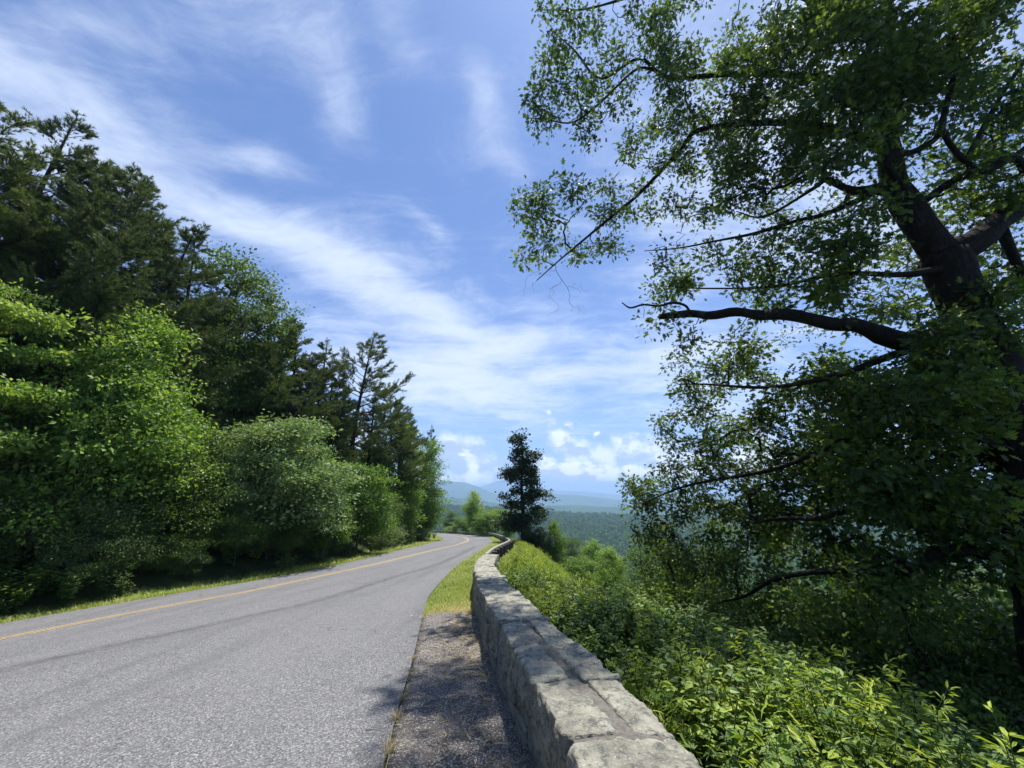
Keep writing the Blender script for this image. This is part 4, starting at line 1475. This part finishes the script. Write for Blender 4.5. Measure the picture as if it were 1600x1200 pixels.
FOL = [  # photograph x, y, half sizes, distance, depth, share
    (900, 22, 60, 26, 8.5, .4, 1.0), (865, 80, 34, 40, 8.3, .3, .8), (925, 105, 45, 40, 8.2, .4, .7), (845, 185, 46, 26, 8.2, .3, 1.0), (920, 190, 45, 26, 8.1, .4, .8),
    (870, 130, 35, 25, 8.2, .3, .7), (985, 55, 60, 50, 8.2, .6, .9), (1000, 165, 55, 55, 8.0, .6, .8), (1085, 70, 75, 80, 7.9, .8, 1.0), (1080, 235, 70, 50, 7.7, .7, 1.0), (985, 230, 40, 25, 7.9, .4, .7),
    (1185, 80, 80, 90, 7.6, .9, 1.1), (1185, 210, 80, 70, 7.3, .8, 1.1), (1310, 70, 80, 80, 7.4, .9, 1.2), (1310, 190, 70, 60, 6.9, .6, 1.1), (1440, 60, 80, 70, 6.9, .9, 1.0), (1560, 60, 60, 70, 6.6, .8, .9),
    (1450, 150, 50, 40, 6.5, .6, .5), (1560, 170, 50, 50, 6.2, .6, .6), (1190, 290, 85, 38, 6.6, .5, 1.0), (1110, 310, 60, 35, 7.2, .5, .9),
    (825, 312, 36, 24, 8.2, .3, 1.0), (880, 300, 42, 28, 8.1, .3, 1.0), (935, 325, 34, 24, 8.0, .3, .8), (985, 318, 40, 36, 7.9, .4, .8), (868, 352, 40, 20, 8.1, .3, .8),
    (815, 392, 22, 16, 8.2, .2, .9), (862, 402, 26, 14, 8.2, .2, .7), (925, 388, 36, 20, 8.0, .3, .8), (972, 378, 26, 20, 7.9, .3, .7), (1040, 275, 46, 36, 7.7, .4, .8), (1045, 390, 26, 14, 7.1, .3, .35),
    (1030, 448, 36, 18, 7.1, .3, .8), (1095, 445, 50, 26, 6.9, .4, .9), (1175, 432, 60, 34, 6.7, .5, .9), (1265, 385, 60, 36, 6.3, .5, .9), (1330, 430, 55, 45, 6.1, .5, 1.0), (1250, 462, 80, 24, 6.4, .4, .9), (1400, 470, 40, 40, 6.2, .4, .8),
    (1575, 420, 30, 50, 6.4, .4, .7), (1570, 560, 40, 60, 6.3, .5, .9), (1025, 508, 22, 10, 6.6, .2, .7), (1095, 520, 55, 14, 6.5, .3, .6),
    (1110, 580, 55, 26, 6.8, .4, 1.0), (1055, 602, 30, 14, 7.0, .3, 1.0), (1180, 560, 55, 36, 6.5, .5, .9), (1255, 580, 70, 50, 6.2, .5, 1.0), (1340, 590, 70, 55, 5.9, .5, 1.1), (1430, 600, 60, 50, 5.7, .4, 1.0),
    (1085, 672, 55, 30, 7.2, .5, 1.0), (1170, 660, 60, 45, 6.9, .6, 1.1), (1265, 690, 80, 55, 6.5, .6, 1.2), (1055, 725, 42, 26, 7.4, .4, 1.0), (1135, 740, 65, 36, 7.0, .5, 1.1), (992, 782, 34, 24, 7.7, .3, 1.1),
    (1050, 795, 55, 32, 7.4, .5, 1.1), (1150, 805, 80, 40, 6.8, .6, 1.2), (1270, 790, 80, 50, 6.3, .6, 1.2), (1375, 690, 80, 70, 6.0, .6, 1.3), (1470, 700, 70, 80, 5.7, .5, 1.3), (1400, 810, 80, 50, 5.8, .6, 1.2),
    (1560, 700, 45, 60, 5.6, .3, .9), (1520, 820, 70, 50, 5.4, .4, 1.1), (1005, 860, 40, 30, 7.6, .4, 1.0), (1085, 870, 70, 40, 7.0, .5, 1.1), (1200, 870, 80, 40, 6.4, .5, 1.1), (1310, 880, 80, 40, 6.0, .5, 1.0), (1430, 890, 70, 40, 5.6, .4, .9)]
pts, vals = [], []
FOL += [(1470, 110, 50, 60, 6.6, .4, .9), (1540, 250, 50, 40, 6.2, .4, .8), (1510, 320, 40, 30, 6.4, .3, .6), (1580, 320, 30, 40, 6.3, .3, .8), (1420, 380, 25, 25, 6.4, .2, .5), (1590, 200, 30, 60, 6.2, .3, .9), (1280, 20, 90, 40, 7.2, .5, .9), (1500, 20, 90, 40, 6.6, .5, .9),
        (1340, 350, 50, 40, 6.0, .4, .8), (1150, 380, 60, 30, 6.9, .4, .7), (1560, 480, 40, 40, 5.6, .3, .9), (1450, 640, 60, 50, 5.0, .3, .9), (1380, 760, 70, 50, 5.3, .4, .9), (1290, 640, 70, 40, 5.9, .4, .9),
        (1030, 640, 30, 20, 7.4, .3, .8), (1090, 625, 60, 30, 7.2, .4, .9), (1010, 740, 40, 30, 7.8, .3, .9), (1090, 760, 70, 40, 7.4, .5, 1.0), (1000, 820, 50, 30, 7.8, .4, 1.0), (1100, 830, 80, 40, 7.3, .5, 1.0), (1180, 610, 60, 40, 6.8, .4, .8), (1210, 720, 70, 50, 6.9, .5, .9), (1040, 890, 60, 30, 7.6, .4, .9),
        (1120, 150, 70, 60, 7.8, .5, .7), (1240, 140, 80, 70, 7.2, .5, .8), (1370, 120, 70, 80, 6.3, .4, .8), (1350, 40, 90, 40, 6.6, .5, .7), (1330, 240, 60, 40, 6.0, .3, .7), (1420, 220, 40, 40, 6.0, .3, .5), (1230, 250, 60, 40, 6.6, .4, .6),
        (1470, 560, 60, 50, 5.2, .3, .8), (1530, 620, 50, 50, 5.0, .3, .8), (1560, 500, 35, 40, 5.4, .2, .6), (1500, 780, 60, 50, 4.8, .3, .9), (1580, 860, 35, 50, 4.4, .2, .8),
        (1130, 700, 60, 50, 7.8, .4, .9), (1230, 760, 90, 60, 7.6, .6, 1.0), (1180, 840, 90, 40, 7.8, .6, .9), (1330, 740, 80, 70, 7.4, .5, 1.0)]
for (cx_, cy_, rx_, ry_, t_, dt_, w_) in FOL:
    n_ = int(math.pi * rx_ * ry_ * w_ / 1500.0) + 1          # sprays of half a dozen twigs
    a = rg.random(n_) * 6.283
    r_ = np.sqrt(rg.random(n_))
    if cy_ > 560 and cx_ < 1350:
        t_ += .7
    for x_, y_, tt_ in zip(cx_ + np.cos(a) * r_ * rx_, cy_ + np.sin(a) * r_ * ry_, t_ + rg.normal(0, dt_ * .7, n_)):
        c_ = at(x_, y_, tt_ * deep(x_))
        v_ = rg.normal(.40, .17)
        for q_ in range(7):
            pts.append(c_ + rg.normal(0, .25, 3) * np.array([1, 1, .7]))
            vals.append(v_)
# the side of the crown out of the picture
ex = envelope_points(420, rg, [(14.0, 12.5, 12, 4.5, 4.5, 4), (15.5, 9.5, 10, 4, 4, 4), (14, 14.5, 16.5, 4.5, 4.5, 3), (15.0, 10.5, 4.5, 3.5, 3.5, 3)])
pts = np.vstack([np.array(pts), ex])
vals = np.concatenate([vals, np.full(len(ex), .4)])
sk.grow(pts, rg, step=.2, alpha=.12, up=.05, jit=.09)
wood = sk.build(.0085, 2.4, ((.2, 20), (.09, 12), (.03, 6), (.012, 4), (0, 3)), wob=.30)
oak = obj('oak_tree', None, None, 'massive old oak with a forked dark trunk leaning over the slope beyond the stone wall', 'tree')
obj('trunk', wood.mesh('oak_trunk', 'bark_oak', True, True), oak)
lb = Bag()
lb.add(*leaf_blobs(pts, 24, .17, .142, 'oak', rg, .75, .25, vals))
o = obj('crown', lb.mesh('oak_crown', 'leaf_oak'), oak)
o['kind'] = 'stuff'
# bare hanging twigs at the tip of the long bough
sk2 = Skeleton()
p0 = at(868, 413, 8.2 * deep(868))
sk2.limb([p0, at(870, 425, 8.2 * deep(868)), at(880, 440, 8.2 * deep(868))], [.012, .010, .008])
bt = [at(x_, y_, 8.2 * deep(868) + rg.normal(0, .15)) for x_, y_ in zip(rg.uniform(850, 930, 34), rg.uniform(435, 492, 34))] + \
     [at(x_, y_, 8.2 * deep(868) + rg.normal(0, .1)) for x_, y_ in zip(rg.uniform(812, 845, 16), rg.uniform(425, 462, 16))]
sk2.grow(bt, rg, .12, .15, .0, .09)
obj('twig', sk2.build(.003, 2.6).mesh('oak_twigs', 'bark_grey', True, True), oak)
# the nearest leaves one by one
tv, tf = TEMPL['oak']
one = mesh('leaf', tv, tris=tf, mat='leaf_oak', attrs={'v': np.full(len(tv), .55)})
near = pts[np.argsort(((pts - np.array([0, 0, CAM_H])) ** 2).sum(1))]
inview = near[[i for i in range(len(near)) if 0 < near[i][1] and abs(near[i][0]) < 1.36 * (near[i][1] * .957 + (near[i][2] - 1.55) * .289)]]
for c in inview[:160]:
    o = obj('leaf', one, oak, loc=c + rg.normal(0, .13, 3))
    o.rotation_euler = rg.normal(0, .7, 3) + np.array([0, 0, rg.random() * 6.28])
    o.scale = [.145 * rg.uniform(.8, 1.25)] * 3

# second, smaller oak and the undergrowth below the wall
OAK2 = broadleaf('small_oak', 95, 6.5, [(0, 0, 4.4, 2.3, 2.3, 1.6), (-1.5, 0, 3.6, 1.7, 1.7, 1.2), (1.4, 0, 3.8, 1.6, 1.6, 1.3), (-.4, 0, 5.6, 1.3, 1.3, .8)],
                 460, 30, .115, 'leaf_oak', 'bark_oak', ([(0, 0, 0), (.05, 0, 1.6), (-.05, 0, 3), (0, 0, 5.2)], [.17, .15, .11, .04]), 'oak', .22, .6, val_shift=.08)
place(OAK2, 6.5, 1385, 850, 8.2, 'smaller oak with a dark bare lower trunk below the great oak', 'oak_tree', .9, .6)
place(OAK2, 6.5, 1090, 845, 12.5, 'spreading young oak whose leaves hang below the great oak', 'oak_tree', .9, 2.0)
for (px, py, t, kind, H, w, lab) in (
        (1020, 880, 17, UNDER, 5, 1.0, 'leafy sapling at the edge of the oak shade above the sunny slope'),
        (1140, 945, 10.0, ROUND, 3, 1.0, 'rounded blue-green bush in the shade right of the wall'),
        (1250, 925, 11.5, UNDER, 5, 1.0, 'shaded sapling behind the rounded blue-green bush'),
        (1330, 900, 13, UNDER, 5, 1.1, 'shaded sapling left of the bare lower trunk'),
        (1480, 880, 10.5, UNDER, 5, 1.1, 'bright-topped sapling behind the great oak trunk'),
        (1555, 930, 8.5, UNDER, 5, 1.0, 'dark sapling at the foot of the great oak'),
        (1300, 1000, 8.5, UNDER, 5, .9, 'low green sapling in front of the smaller oak'),
        (1460, 1010, 7.4, UNDER, 5, 1.0, 'low dark sapling between the two oak trunks'),
        (1570, 1075, 6.2, UNDER, 5, 1.0, 'dark leafy sapling in the lower corner beside the great oak'),
        (1200, 975, 9.2, ROUND, 3, 1.0, 'green bush between the sunny ground cover and the shade'),
        (1080, 925, 13.5, ROUND, 3, 1.1, 'dark bush behind the sunny slope under the young oak'),
        (1400, 1090, 5.6, ROUND, 3, .8, 'leafy bush at the edge of the sunlit ground cover'),
        (900, 905, 15, ROUND, 3, .8, 'dark green bush in the yellow-green ground cover near the wall'),
        (1180, 905, 15, UNDER, 5, 1.1, 'pale sapling deep in the shade under the long low bough')):
    place(kind, H, px, py, t, lab, 'sapling' if kind is UNDER else 'shrub', w, cat='sapling' if kind is UNDER else 'bush', group='growth below the wall')


# ------------------------------------------------------------------ ground cover beyond the wall
def herb(name, seed, h, spread, nst, per, leaf, mat, kind='ovate', upright=.4):
    rg = np.random.default_rng(seed)
    b, w = Bag(), Bag()
    for i in range(nst):
        a = rg.random() * 6.283
        o = np.array([math.cos(a), math.sin(a), 0])
        s_ = np.linspace(0, 1, 5)[:, None]
        L_ = h * rg.uniform(.7, 1.15)
        P_ = o * spread * (rg.uniform(.3, 1) * s_ ** 1.5) + np.array([0, 0, L_]) * (s_ ** .8) + rg.normal(0, .02, (5, 3)) * s_
        w.add(*tube(P_, np.linspace(.004, .0015, 5), 3))
        t = rg.uniform(.25, 1.0, per)
        c = np.stack([np.interp(t, s_[:, 0], P_[:, j]) for j in range(3)], 1)
        d = np.stack([np.cos(t * 40 + rg.random(per) * 2), np.sin(t * 40 + rg.random(per) * 2), rg.uniform(-.25, upright, per)], 1)
        sz = leaf * rg.uniform(.6, 1.2, per) * (1.15 - .4 * t)
        V, Fc, A = scatter_leaves(c + d * .01, d, rg.normal(0, .45, per), sz, kind, np.clip(.30 + .38 * t + rg.normal(0, .14, per), 0, 1))
        b.add(V, Fc, A)
    return join_meshes(name, [('stem', w.mesh(name + 's', 'leaf_mid', True)), ('leaf', b.mesh(name + 'l', mat))])


HERBS = [herb('herb_a', 201, .62, .34, 9, 28, .064, 'leaf_cover'), herb('herb_b', 202, .55, .40, 10, 28, .072, 'leaf_cover'),
         herb('herb_c', 203, .70, .30, 8, 42, .062, 'leaf_shrub', 'lance'), herb('herb_d', 204, .50, .42, 9, 30, .050, 'leaf_yellow'),
         herb('herb_e', 205, .60, .36, 12, 24, .060, 'leaf_shrub'), herb('herb_f', 206, .66, .26, 14, 14, .13, 'leaf_yellow', 'blade', .9),
         herb('herb_g', 207, .80, .22, 7, 44, .062, 'leaf_yellow', 'lance', .6), herb('herb_h', 208, .55, .34, 9, 24, .068, 'leaf_mid')]
n = 30000
gx, gy = rng.uniform(-4, 16, n), rng.uniform(-2, 46, n)
d_ = signed_dist(gx, gy, EDGE)
dens = np.clip(1.15 - d_ / 14, .25, 1) * np.clip(1.2 - gy / 60, .45, 1)
ok = (d_ > .52) & (d_ < 7 + .15 * gy) & (rng.random(n) < dens) & (gy * .957 + 1 > np.abs(gx) * .45)
gx, gy, d_ = gx[ok], gy[ok], d_[ok]
gz = land(gx, gy)
hn = vnoise(np.stack([gx, gy, 0 * gx], 1), .55, 3)
sp = vnoise(np.stack([gx + 40, gy, 0 * gx], 1), .8, 2) + rng.normal(0, .22, len(gx))
which = np.digitize(sp, [-.42, -.26, -.12, .0, .10, .22, .36])
which = np.array([7, 2, 0, 3, 6, 1, 4, 5])[which]
which = np.where((gy > 11) & (rng.random(len(gx)) < .6), rng.choice([3, 6, 5], len(gx)), which)
which = np.where((d_ > 2.4) & (gy < 7), rng.choice([7, 7, 2, 4], len(gx)), which)  # darker plants stand in for shade in the near outer corner
s = rng.uniform(.7, 1.25, len(gx)) * (1 + .6 * hn) * np.where((d_ > 2.4) & (gy < 7), .75, 1) * np.where(d_ < .9, .85, 1.0) * np.where(gy > 13.5, np.clip(.45 + .25 * d_, .5, 1), 1)
scatter_mass('ground_cover', np.column_stack([gx, gy, gz - .03]), np.column_stack([rng.normal(0, .14, len(gx)), rng.normal(0, .14, len(gx)), rng.random(len(gx)) * 6.28]),
             np.column_stack([s * 1.1, s * 1.1, s]), HERBS, 'sunlit tangle of yellow-green weeds and vines beyond the stone wall', 'ground cover', 12, which)

# broad-leaved vine along the back of the wall, each leaf its own
tv, tf = TEMPL['ovate']
vl = np.array([(0, 0, 0), (-.12, .30, .05), (.30, .52, .10), (.55, .34, .05), (.68, .42, .06), (1, 0, -.1), (.68, -.42, .06), (.55, -.34, .05), (.30, -.52, .10), (-.12, -.30, .05), (.4, 0, -.03)])
vf = np.array([(10, i, (i + 1) % 10) for i in range(10)])[:, ::-1]
vine_leaf = [mesh('leaf', vl, tris=vf, mat='leaf_cover', attrs={'v': np.full(len(vl), v_)}) for v_ in (.25, .42, .6)]
for i, (y0, lab) in enumerate(((1.75, 'broad-leaved vine at the back of the wall in the bottom of the picture'), (2.5, 'broad-leaved vine against the second pair of wall stones'),
                               (3.4, 'small broad-leaved vine behind the wall stones with the middle joint'))):
    x0 = float(np.interp(y0, WALLC[:, 1], WALLC[:, 0])) + .55
    e = obj('vine', None, None, lab, 'vine', 'vines behind the wall')
    e.location = (x0, y0, ground(x0, y0))
    st = Bag()
    for j in range(9):
        a = rng.random() * 6.283
        P_ = np.array([(0, 0, 0), (.1 * math.cos(a), .1 * math.sin(a), .28), (.28 * math.cos(a), .3 * math.sin(a), .50 + .14 * rng.random())])
        st.add(*tube(catmull(P_, 3), np.full(7, .004), 4))
        for q_ in range(6):
            t = rng.uniform(.45, 1)
            c = catmull(P_, 3)[min(6, int(t * 6))] + rng.normal(0, .035, 3)
            o = obj('leaf', vine_leaf[rng.integers(0, 3)], e, loc=c)
            o.rotation_euler = (rng.normal(0, .45), rng.normal(0, .45), rng.random() * 6.28)
            o.scale = [rng.uniform(.05, .095)] * 3
    obj('stem', st.mesh('vine_stem', 'leaf_mid', True), e)


# ------------------------------------------------------------------ grass, weeds and litter
def blades(x, y, z, h, w, val, lean, seed):
    rg = np.random.default_rng(seed)
    n = len(x)
    a = rg.random(n) * 6.283
    d = np.stack([np.cos(a) * lean, np.sin(a) * lean, np.ones(n)], 1)
    d = nrm(d * np.array([1, 1, 1.0]))
    side = np.stack([-np.sin(a), np.cos(a), 0 * a], 1) * (w / 2)[:, None]
    b = np.stack([x, y, z], 1)
    mid = b + d * (h * .55)[:, None]
    tip = b + d * h[:, None] + np.stack([np.cos(a), np.sin(a), 0 * a], 1) * (h * lean * .5)[:, None]
    V = np.stack([b - side, b + side, mid + side * .7, mid - side * .7, tip], 1)
    f = np.array([(0, 1, 2), (0, 2, 3), (3, 2, 4)])
    Fc = f[None] + (np.arange(n) * 5)[:, None, None]
    return V.reshape(-1, 3), Fc.reshape(-1, 3), np.repeat(val, 5)


def lawn(name, test, xr, yr, n, label, seed, size=1.0):
    rg = np.random.default_rng(seed)
    u = rg.random(n)
    y = yr[0] * (yr[1] / yr[0]) ** u
    x = rg.uniform(*xr, n)
    m = test(x, y)
    x, y = x[m], y[m]
    k = np.clip(y / 9, .8, 6) * size
    h = rg.uniform(.03, .12, len(x)) * np.clip(k, 1, 2.0) * (1 + .5 * vnoise(np.stack([x, y, 0 * x], 1), 2.5, 2))
    w = .009 * k
    dryn = np.exp(-(((x + .95) / 1.0) ** 2 + ((y - 8.3) / .8) ** 2))
    val = np.clip(.42 + .25 * vnoise(np.stack([x, y, 0 * x], 1), 1.5, 3) + rg.normal(0, .2, len(x)) + .5 * dryn, 0, 1)
    b = Bag()
    b.add(*blades(x, y, land(x, y) - .03, h, w, val, .55 + .25 * rg.random(len(x)), seed))
    return obj(name, b.mesh(name, 'grass_blade'), None, label, 'grass', kind='stuff')


inside = lambda x, y: (signed_dist(x, y, RIGHT) > .02) & (signed_dist(x, y, EDGE) < -.22) & (y > 8.15 + .5 * vnoise(np.stack([x, y, 0 * x], 1), 3.0, 3))
lawn('grass', inside, (-3, 1), (7.7, 70), 90000, 'strip of short green grass between the road and the stone wall', 301)
vergel = lambda x, y: (lambda d: (d > -.03) & (d < 1.7))(-signed_dist(x, y, LEFT))
lawn('verge_grass', vergel, (-19, -7), (4, 70), 150000, 'narrow grass verge along the far side of the road', 302, 1.25)
farv = lambda x, y: (lambda d: (d > -.6) & (d < .6))(signed_dist(x, y, RAILC))
lawn('rail_grass', farv, (-5, 1), (15.6, 60), 16000, 'ragged grass growing under the guardrail', 303, 1.3)

# straw litter and dead needles on the apron
n = 2600
u = rng.random(n)
y = 1.2 + 7 * rng.random(n)
xw = np.interp(y, WALLC[:, 1], WALLC[:, 0]) - .32
xr_ = np.interp(y, RIGHT[:, 1], RIGHT[:, 0])
x = xw - (xw - xr_) * np.abs(rng.normal(0, .42, n))
m = (x > xr_ - .35) & (vnoise(np.stack([x, y, 0 * x], 1), 2.2, 3) > -.15)
x, y = x[m], y[m]
a = rng.random(len(x)) * 6.283
L_ = rng.uniform(.03, .11, len(x))
d = np.stack([np.cos(a), np.sin(a), rng.normal(0, .10, len(x))], 1)
b = Bag()
V, Fc, A = scatter_leaves(np.stack([x, y, bench(x, y) + .014 + .006 * rng.random(len(x))], 1), d, rng.normal(0, 1, len(x)), L_, 'blade', rng.uniform(.1, .9, len(x)))
# slim the straws
b.add(V, Fc, A)
obj('straw_litter', b.mesh('straw_litter', 'straw'), None, 'dry straw and dead needles littering the paved shoulder', 'litter', kind='stuff')

tuft_at = [(2.95, .17, 'tallest dry tuft in the pavement crack near the bottom of the picture'), (2.55, .10, 'dry tuft at the very bottom of the pavement crack'),
           (3.45, .10, 'second dry tuft up the pavement crack'), (3.95, .08, 'small dry tuft halfway along the pavement crack'),
           (4.35, .06, 'tiny dry tuft beside the middle of the pavement crack'), (5.6, .05, 'sparse straw tuft near the top of the pavement crack'),
           (7.9, .07, 'dry tuft at the corner of the grass strip and the pavement crack')]
for i, (y0, h0, lab) in enumerate(tuft_at):
    x0 = float(np.interp(y0, RIGHT[:, 1], RIGHT[:, 0])) + .01
    n = 60
    rg = np.random.default_rng(400 + i)
    b = Bag()
    b.add(*blades(rg.normal(0, .022, n), rg.normal(0, .03, n), np.full(n, -.02), h0 * 1.3 * rg.uniform(.45, 1.1, n), np.full(n, .006), np.clip(rg.normal(.8, .2, n), 0, 1), rg.uniform(.05, .7, n), 500 + i))
    e = obj('dry_tuft', b.mesh('dry_tuft', 'straw'), None, lab, 'weed', 'dry tufts in the pavement crack')
    e.location = (x0, y0, float(bench(x0, y0)) + .008)

# weeds on the far verge
n = 650
gy = 5 * (75 / 5) ** rng.random(n)
gx = rng.uniform(-19, -8, n)
dl = -signed_dist(gx, gy, LEFT)
ok = (dl > 1.1) & (dl < 3.6)
gx, gy = gx[ok], gy[ok]
gz = land(gx, gy)
s = rng.uniform(.9, 1.8, len(gx))
scatter_mass('verge_weeds', np.column_stack([gx, gy, gz - .04]), np.column_stack([0 * gx, 0 * gx, rng.random(len(gx)) * 6.28]), np.column_stack([s * 1.3, s * 1.3, s]), HERBS,
             'weeds and leafy herbs at the foot of the wooded bank', 'weeds', 15, rng.choice([7, 2, 4, 0], len(gx)))  # mostly darker kinds, their colour standing in for tree shade on the verge

# ------------------------------------------------------------------ the hazy air
hv = np.array([(x_, y_, z_) for z_ in (-480, 340) for x_, y_ in ((-18000, -600), (18000, -600), (18000, 17000), (-18000, 17000))], float)
hm = bpy.data.materials.new('haze')
hm.use_nodes = True
T = NT(hm.node_tree)
pv = T.n('ShaderNodeVolumePrincipled')
pv.inputs['Color'].default_value = (.44, .67, 1.0, 1)
pv.inputs['Density'].default_value = 0.00016
pv.inputs['Anisotropy'].default_value = .25
o_ = T.n('ShaderNodeOutputMaterial')
T.l.new(pv.outputs[0], o_.inputs['Volume'])
M['haze'] = hm
obj('haze', mesh('haze', hv, quads=[(0, 3, 2, 1), (4, 5, 6, 7), (0, 1, 5, 4), (1, 2, 6, 5), (2, 3, 7, 6), (3, 0, 4, 7)], mat='haze'), None,
    'pale blue haze lying over the valley and mountains', 'haze', kind='stuff')
